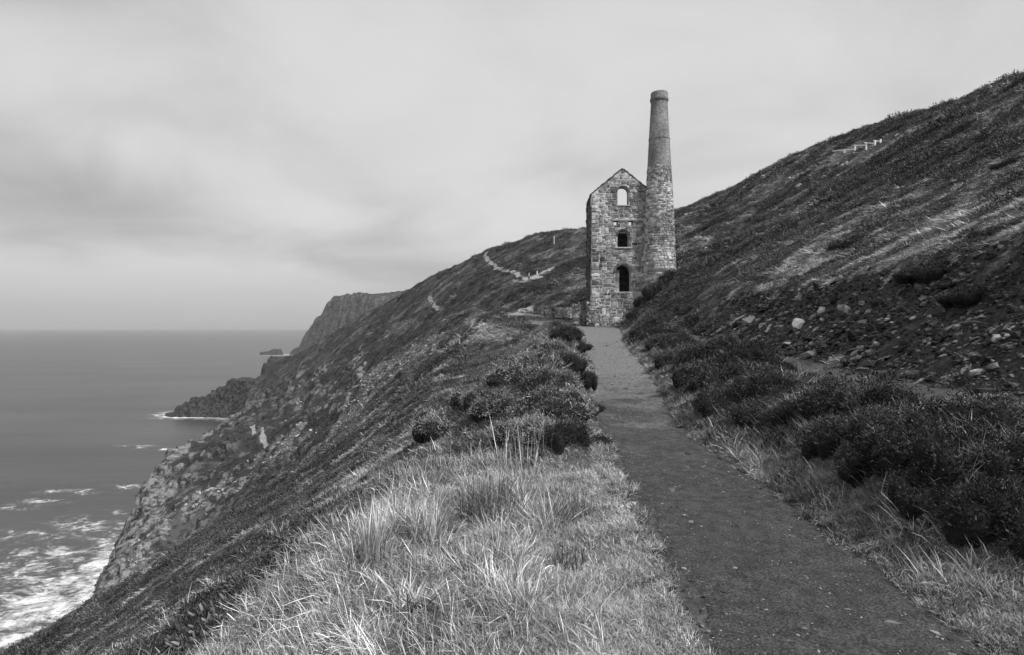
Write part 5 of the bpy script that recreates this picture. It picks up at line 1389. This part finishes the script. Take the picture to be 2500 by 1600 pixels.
mrl.color(mrl.math('MULTIPLY', mrl.mix(mrl.math('POWER', mrl.rand(), 1.5), 0.09, 0.46), mrl.ramp(n2, .3, .7, .7, 1.3)))
SHAPES = [(1, .8, .55), (1, .6, .3), (1, .75, .4), (1, .5, .22), (.9, .9, .7), (1, .45, .35)]
ROCKS = []
for i, q in enumerate(SHAPES):
    me = rock_data(900 + i, q); me.materials.append(mr.m); ROCKS.append(me)
BIG = [(1817, 704, 32), (1881, 701, 24), (1946, 715, 22), (1732, 757, 38), (1706, 793, 30), (1729, 801, 22), (1778, 798, 34), (1815, 769, 34), (1841, 769, 22), (1882, 770, 46), (1916, 745, 26), (1919, 776, 22), (1933, 737, 28), (2020, 828, 46), (2017, 846, 36), (2061, 814, 24),
       (2084, 843, 22), (2181, 801, 36), (2292, 798, 26), (2343, 801, 28), (2372, 816, 40), (2290, 835, 24), (2258, 862, 20), (2234, 893, 50), (2273, 873, 44), (2300, 878, 46), (2132, 900, 34), (2167, 894, 30), (2150, 905, 26), (2039, 891, 40), (2081, 889, 30), (2162, 862, 16), (2218, 820, 22),
       (2376, 883, 12), (2392, 907, 24), (2109, 817, 20), (2017, 737, 24), (2087, 753, 20), (2145, 750, 20), (2193, 744, 26), (2234, 772, 26), (2282, 753, 24), (2368, 769, 26), (1994, 724, 22), (2042, 734, 22), (1765, 745, 18), (1790, 720, 18), (1850, 735, 16), (1752, 778, 18), (1860, 790, 16)]
rr_ = random.Random(44)
NAMED = {(1882, 770): 'largest upright layered rock at the foot of the bank', (2020, 828): 'big pale split slab in the middle of the bank', (1817, 704): 'pale flat rock high on the left part of the bank', (2372, 816): 'broad flat rock on the bank at right frame edge',
         (2234, 893): 'long pale slab lying at the bank foot far right', (2181, 801): 'rounded grey boulder midway up the bank', (1732, 757): 'pale rock heap block at the left end of the bank', (2300, 878): 'pale leaning slab beside the long slab far right'}
def place_rock(px, py, w, label, group, me=None, sink=.25):
    p = ground_at(px, py); s_ = w * p.y / F_PX * 1.2
    o = bpy.data.objects.new('rock', me or ROCKS[rr_.randrange(6)]); COL.objects.link(o); o.location = p + Vector((0, 0, s_ * (.10 - sink * .5))); o.scale = (s_ * 1.05, s_, s_ * rr_.uniform(.9, 1.3))
    o.rotation_euler = (rr_.uniform(-.3, .3), rr_.uniform(-.35, .1) - .2, rr_.uniform(-.6, .6)); return tag(o, label, 'rock', group)
ROWS = {'upper': sorted(b_ for b_ in BIG if b_[1] < 748 and (b_[0], b_[1]) not in NAMED), 'middle': sorted(b_ for b_ in BIG if 748 <= b_[1] < 815 and (b_[0], b_[1]) not in NAMED), 'lowest': sorted(b_ for b_ in BIG if b_[1] >= 815 and (b_[0], b_[1]) not in NAMED)}
for (px, py, w) in BIG:
    if (px, py) in NAMED: place_rock(px, py, w, NAMED[(px, py)], 'rocks on the eroded bank')
for row, L in ROWS.items():
    for i, (px, py, w) in enumerate(L):
        nth = 'leftmost' if i == 0 else 'rightmost' if i == len(L) - 1 else ORD[i]
        place_rock(px, py, w, '%s larger grey rock%s in the %s row on the eroded bank' % (nth, '' if nth.endswith('most') else ' from the left', row), 'rocks on the eroded bank')
for i in range(45):
    px = rr_.uniform(1700, 2400); py = np.interp(px, [1700, 2050, 2406], [680, 720, 740]) + rr_.uniform(0, 1) ** .8 * np.interp(px, [1700, 2050, 2406], [110, 180, 190])
    zone = 'left third' if px < 1930 else 'middle third' if px < 2165 else 'right third'
    place_rock(px, py, rr_.uniform(8, 14), 'small angular grey stone lying loose on the %s of the eroded bank' % zone, 'small stones on the %s of the bank' % zone)
for px, py, w, lb in ((2134, 1467, 28, 'flat pale rectangular stone on the near path'), (2382, 1350, 22, 'pale stone in the verge at right frame edge'), (1865, 1140, 18, 'flat pale stone at the right edge of the path'), (1790, 1183, 16, 'pale stone sunk in the path near its right edge')):
    o = place_rock(px, py, w, lb, None, ROCKS[1], .3); o.rotation_euler = (0, 0, rr_.uniform(-.2, .2)); o.scale.z *= .6
place_rock(1600, 598, 16, 'white boulder on the scree beside the chimney', None, ROCKS[2]); place_rock(1660, 545, 22, 'lone white slab on the open slope right of the chimney', None, ROCKS[3])

STONES_D = [rock_data(930 + i, q, 1) for i, q in enumerate(SHAPES[:5])]
for me in STONES_D: me.materials.append(mrd.m)
r = np.random.default_rng(51)
n0 = 60000; Y = np.exp(r.uniform(math.log(3.0), math.log(40), n0)); t = r.uniform(3.2, 7.6, n0); X = XC(Y) + WR(Y) + t
m_ = masks(X, Y, X); ok = (r.random(n0) < np.maximum(m_['bank'] * np.clip(0.55 + 1.1 * fbm2(X / 1.2, Y / 1.2, 3, 151), 0.06, 1), 0.05 * m_['track'])) & (X < 1.05 * Y)
X, Y = X[ok], Y[ok]; n = len(X); z, N, _ = hill_sample(X, Y)
size = np.exp(r.normal(-2.75, 0.62, n)) * np.clip(0.6 + Y / 20, .6, 1.9)
scatter('bank_rubble', STONES_D, np.stack([X, Y, z], 1), np.stack([r.uniform(-.5, .5, n), r.uniform(-.5, .5, n), r.random(n) * 6.28], 1), size, r.integers(0, 5, n), r.random(n), 'loose dark stones and shale covering the eroded bank', 'rubble')
STONES_L = [rock_data(940 + i, q, 1) for i, q in enumerate(SHAPES[:5])]
for me in STONES_L: me.materials.append(mrl.m)
X, Y, r = polar(420000, 20, 240, 52); sm = np.maximum(blob_mask('scree', X, Y), 0.8 * blob_mask('rock', X, Y) * (Y < 200)); ok = r.random(len(X)) < sm
X, Y = X[ok], Y[ok]; n = len(X); z, N, _ = hill_sample(X, Y)
size = np.exp(r.normal(-0.95, 0.55, n)) * np.clip(np.hypot(X, Y) / 130, .25, 1.2)
scatter('scree', STONES_L, np.stack([X, Y, z], 1), np.stack([r.uniform(-.5, .5, n), r.uniform(-.5, .5, n), r.random(n) * 6.28], 1), size, r.integers(0, 5, n), r.random(n), 'pale scree stones spilled down the left slope', 'scree')
mp = NT('path_pebble'); mp.color(mp.mix(mp.math('POWER', mp.rand(), 3.0), 0.04, 0.32))
PEB = [rock_data(950 + i, q, 1) for i, q in enumerate(SHAPES[:4])]
for me in PEB: me.materials.append(mp.m)
r = np.random.default_rng(53); n = 12000; Y = np.exp(r.uniform(math.log(2.2), math.log(45), n)); u = r.uniform(-1, 1, n); u = np.where((r.random(n) < 0.65) & (Y < 9), np.sign(u) * np.abs(u) ** 0.3, u); X = PATH_C(Y) + PATH_W(Y) * 1.03 * u
z, N, _ = hill_sample(X, Y); size = np.exp(r.normal(-4.6, .65, n)) * np.clip(0.75 + Y / 14, .8, 3.5)
scatter('path_pebbles', PEB, np.stack([X, Y, z + 0.014], 1), np.stack([0 * X, 0 * X, r.random(n) * 6.28], 1), size, r.integers(0, 4, n), r.random(n), 'small pebbles scattered on the gravel path', 'pebbles')

# ================================================================== PERSON, POSTS, FENCE
pp = ground_at(1243, 662); pp.z -= 0.02
def skin(name, verts, edges, radii, mat, parent, root=0, sub=2):
    me = bpy.data.meshes.new(name); me.from_pydata(verts, edges, []); o = bpy.data.objects.new(name, me); COL.objects.link(o)
    md = o.modifiers.new('s', 'SKIN'); me.skin_vertices[0].data[root].use_root = True
    for v, r0 in zip(me.skin_vertices[0].data, radii): v.radius = (r0 if isinstance(r0, tuple) else (r0, r0))
    sb = o.modifiers.new('u', 'SUBSURF'); sb.levels = sub; sb.render_levels = sub
    dg = bpy.context.evaluated_depsgraph_get(); m2 = bpy.data.meshes.new_from_object(o.evaluated_get(dg)); bpy.data.objects.remove(o)
    m2.materials.clear(); m2.materials.append(mat); m2.polygons.foreach_set('use_smooth', [True] * len(m2.polygons)); m2.name = name
    return link(name, m2, None, parent)
def flat_mat(name, v, rough=.8):
    m = NT(name); P = m.coord('Object'); m.color(m.math('MULTIPLY', v, m.ramp(m.noise(P, 9, 4, .6), .3, .7, .8, 1.2))); m.b.inputs['Roughness'].default_value = rough; return m.m
M_SKIN, M_CLOTH, M_SHIRT, M_HAIR, M_TROU = flat_mat('skin', .35), flat_mat('dark_jacket', .02), flat_mat('white_shirt', .7), flat_mat('dark_hair', .03), flat_mat('dark_trousers', .018)
per = tag(empty('person', pp), 'person in dark jacket, pale shirt and dark trousers standing on the far path', 'person')
# facing the camera (-Y)
skin('body', [(0, 0, .95), (0, 0, 1.2), (0, 0, 1.42), (0, -.01, 1.5), (0, -.02, 1.58), (0, -.03, 1.68), (0, -.02, 1.74), (.2, 0, 1.41), (.26, .02, 1.14), (.25, -.05, .9), (.25, -.07, .8), (-.2, 0, 1.41), (-.26, .02, 1.14), (-.25, -.05, .9), (-.25, -.07, .8),
              (.09, 0, .88), (.11, -.02, .48), (.12, .02, .08), (.13, -.12, .04), (-.09, 0, .88), (-.11, -.02, .48), (-.12, .02, .08), (-.13, -.12, .04)],
     [(0, 1), (1, 2), (2, 3), (3, 4), (4, 5), (5, 6), (2, 7), (7, 8), (8, 9), (9, 10), (2, 11), (11, 12), (12, 13), (13, 14), (0, 15), (15, 16), (16, 17), (17, 18), (0, 19), (19, 20), (20, 21), (21, 22)],
     [(.15, .10), (.14, .1), (.15, .1), .06, .075, .095, .06, .06, .048, .036, .04, .06, .048, .036, .04, .085, .06, .042, .04, .085, .06, .042, .04], M_SKIN, per)
skin('jacket', [(0, .01, .88), (0, .01, 1.12), (0, .01, 1.36), (0, .015, 1.46), (.21, .01, 1.40), (.275, .03, 1.14), (.26, -.03, .92), (-.21, .01, 1.40), (-.275, .03, 1.14), (-.26, -.03, .92)],
     [(0, 1), (1, 2), (2, 3), (2, 4), (4, 5), (5, 6), (2, 7), (7, 8), (8, 9)], [(.19, .125), (.18, .125), (.19, .125), (.09, .08), .085, .068, .055, .085, .068, .055], M_CLOTH, per)
skin('shirt', [(0, -.075, .93), (0, -.085, 1.15), (0, -.08, 1.36), (0, -.05, 1.45)], [(0, 1), (1, 2), (2, 3)], [(.085, .06), (.08, .06), (.07, .06), (.05, .05)], M_SHIRT, per)
skin('trousers', [(0, .01, .96), (.1, .0, .85), (.115, -.015, .48), (.125, .02, .1), (-.1, .0, .85), (-.115, -.015, .48), (-.125, .02, .1)], [(0, 1), (1, 2), (2, 3), (0, 4), (4, 5), (5, 6)], [(.16, .12), .105, .08, .065, .105, .08, .065], M_TROU, per)
skin('hair', [(0, .02, 1.66), (0, .0, 1.76)], [(0, 1)], [(.10, .10), (.085, .09)], M_HAIR, per)

M_POST = flat_mat('weathered_post', .8)
def post(px, py_base, py_top, w, label, group=None):
    p = ground_at(px, py_base); h = (py_base - py_top) * p.y / F_PX
    root = tag(empty('marker_post', p), label, 'post', group)
    bm = bmesh.new(); bmesh.ops.create_cube(bm, size=1, matrix=Matrix.Translation((0, 0, h / 2 - .2)) @ Matrix.Diagonal((w, w, h + .4, 1))); bmesh.ops.bevel(bm, geom=bm.edges[:], offset=w * .12, segments=1, affect='EDGES')
    done(bm, 'shaft', M_POST, root)
    bm = bmesh.new(); tube(bm, (0, 0, h), (0, 0, h + w * .5), w * .5, w * .12, 4); done(bm, 'top', M_POST, root)
    return root
post(1302, 577, 558, .16, 'tall thin pale marker post standing alone on the far hill')
post(1262, 647, 640, .2, 'short pale post beside the path near the person')
post(1196, 752, 747, .14, 'tiny pale post at the edge of the levelled ground')

fp = {}
for k, (px, pb, pt) in {'a': (1984, 361, 354), 'b': (2009, 355, 343), 'c': (2035, 355.5, 337), 'd': (2056, 343, 332), 'e': (2069, 336, 330)}.items():
    p = ground_at(px, pb); fp[k] = (p, (CY - pt) / F_PX * p.y)
yref = float(np.median([v[0].y for v in fp.values()]))
org = fp['b'][0]
fence = tag(empty('handrail_fence', org), 'stepped white timber handrail climbing the steps near the right skyline', 'fence')
tops = {}
for k, (px, pb, pt) in {'a': (1984, 361, 354), 'b': (2009, 355, 343), 'c': (2035, 355.5, 337), 'd': (2056, 343, 332), 'e': (2069, 336, 330)}.items():
    p = fp[k][0]; zt_ = (CY - pt) / F_PX * p.y; tops[k] = Vector((p.x, p.y, zt_))
    bm = bmesh.new(); h = zt_ - p.z + .5
    bmesh.ops.create_cube(bm, size=1, matrix=Matrix.Translation(Vector((p.x, p.y, zt_ - h / 2)) - org) @ Matrix.Diagonal((.17, .17, h, 1))); bmesh.ops.bevel(bm, geom=bm.edges[:], offset=.015, segments=1, affect='EDGES')
    done(bm, 'post', M_POST, fence)
def rail(a, b_, dza, dzb, ext=.3):
    A = tops[a] + Vector((0, 0, dza)); B = tops[b_] + Vector((0, 0, dzb)); d_ = (B - A); A = A - d_.normalized() * ext; d_ = B - A
    bm = bmesh.new(); q = d_.to_track_quat('X', 'Z').to_matrix().to_4x4()
    bmesh.ops.create_cube(bm, size=1, matrix=Matrix.Translation((A + B) / 2 - org) @ q @ Matrix.Diagonal((d_.length, .10, .11, 1))); bmesh.ops.bevel(bm, geom=bm.edges[:], offset=.015, segments=1, affect='EDGES')
    done(bm, 'rail', M_POST, fence)
rail('b', 'c', -.06, -.38, .35); rail('c', 'd', -.06, -.42, .25); rail('d', 'e', -.06, -.3, .2); rail('a', 'b', -.06, -.55, 2.2)
p = ground_at(2022, 352.5); s_ = 10 * p.y / F_PX
o = place_rock(2022, 352.5, 11, 'squarish white block behind the handrail near the skyline', None, ROCKS[4], .0)

# ================================================================== AIR
mh = bpy.data.materials.new('sea_haze'); mh.use_nodes = True; mh.node_tree.nodes.clear()
no = mh.node_tree.nodes.new('ShaderNodeOutputMaterial'); pv = mh.node_tree.nodes.new('ShaderNodeVolumePrincipled'); mh.node_tree.links.new(pv.outputs[0], no.inputs['Volume'])
pv.inputs['Color'].default_value = (0.74, 0.74, 0.74, 1); pv.inputs['Density'].default_value = 0.00010; pv.inputs['Anisotropy'].default_value = 0.0
zt_ = float(TZd.max()) + 22
bm = bmesh.new(); bmesh.ops.create_cube(bm, size=1, matrix=Matrix.Translation((0, 14500, (zt_ + SEA - 22) / 2)) @ Matrix.Diagonal((64000, 33000, zt_ - SEA + 22, 1)))
hz = done(bm, 'haze', mh); tag(hz, 'thin sea haze filling the air over the water', kind='stuff')
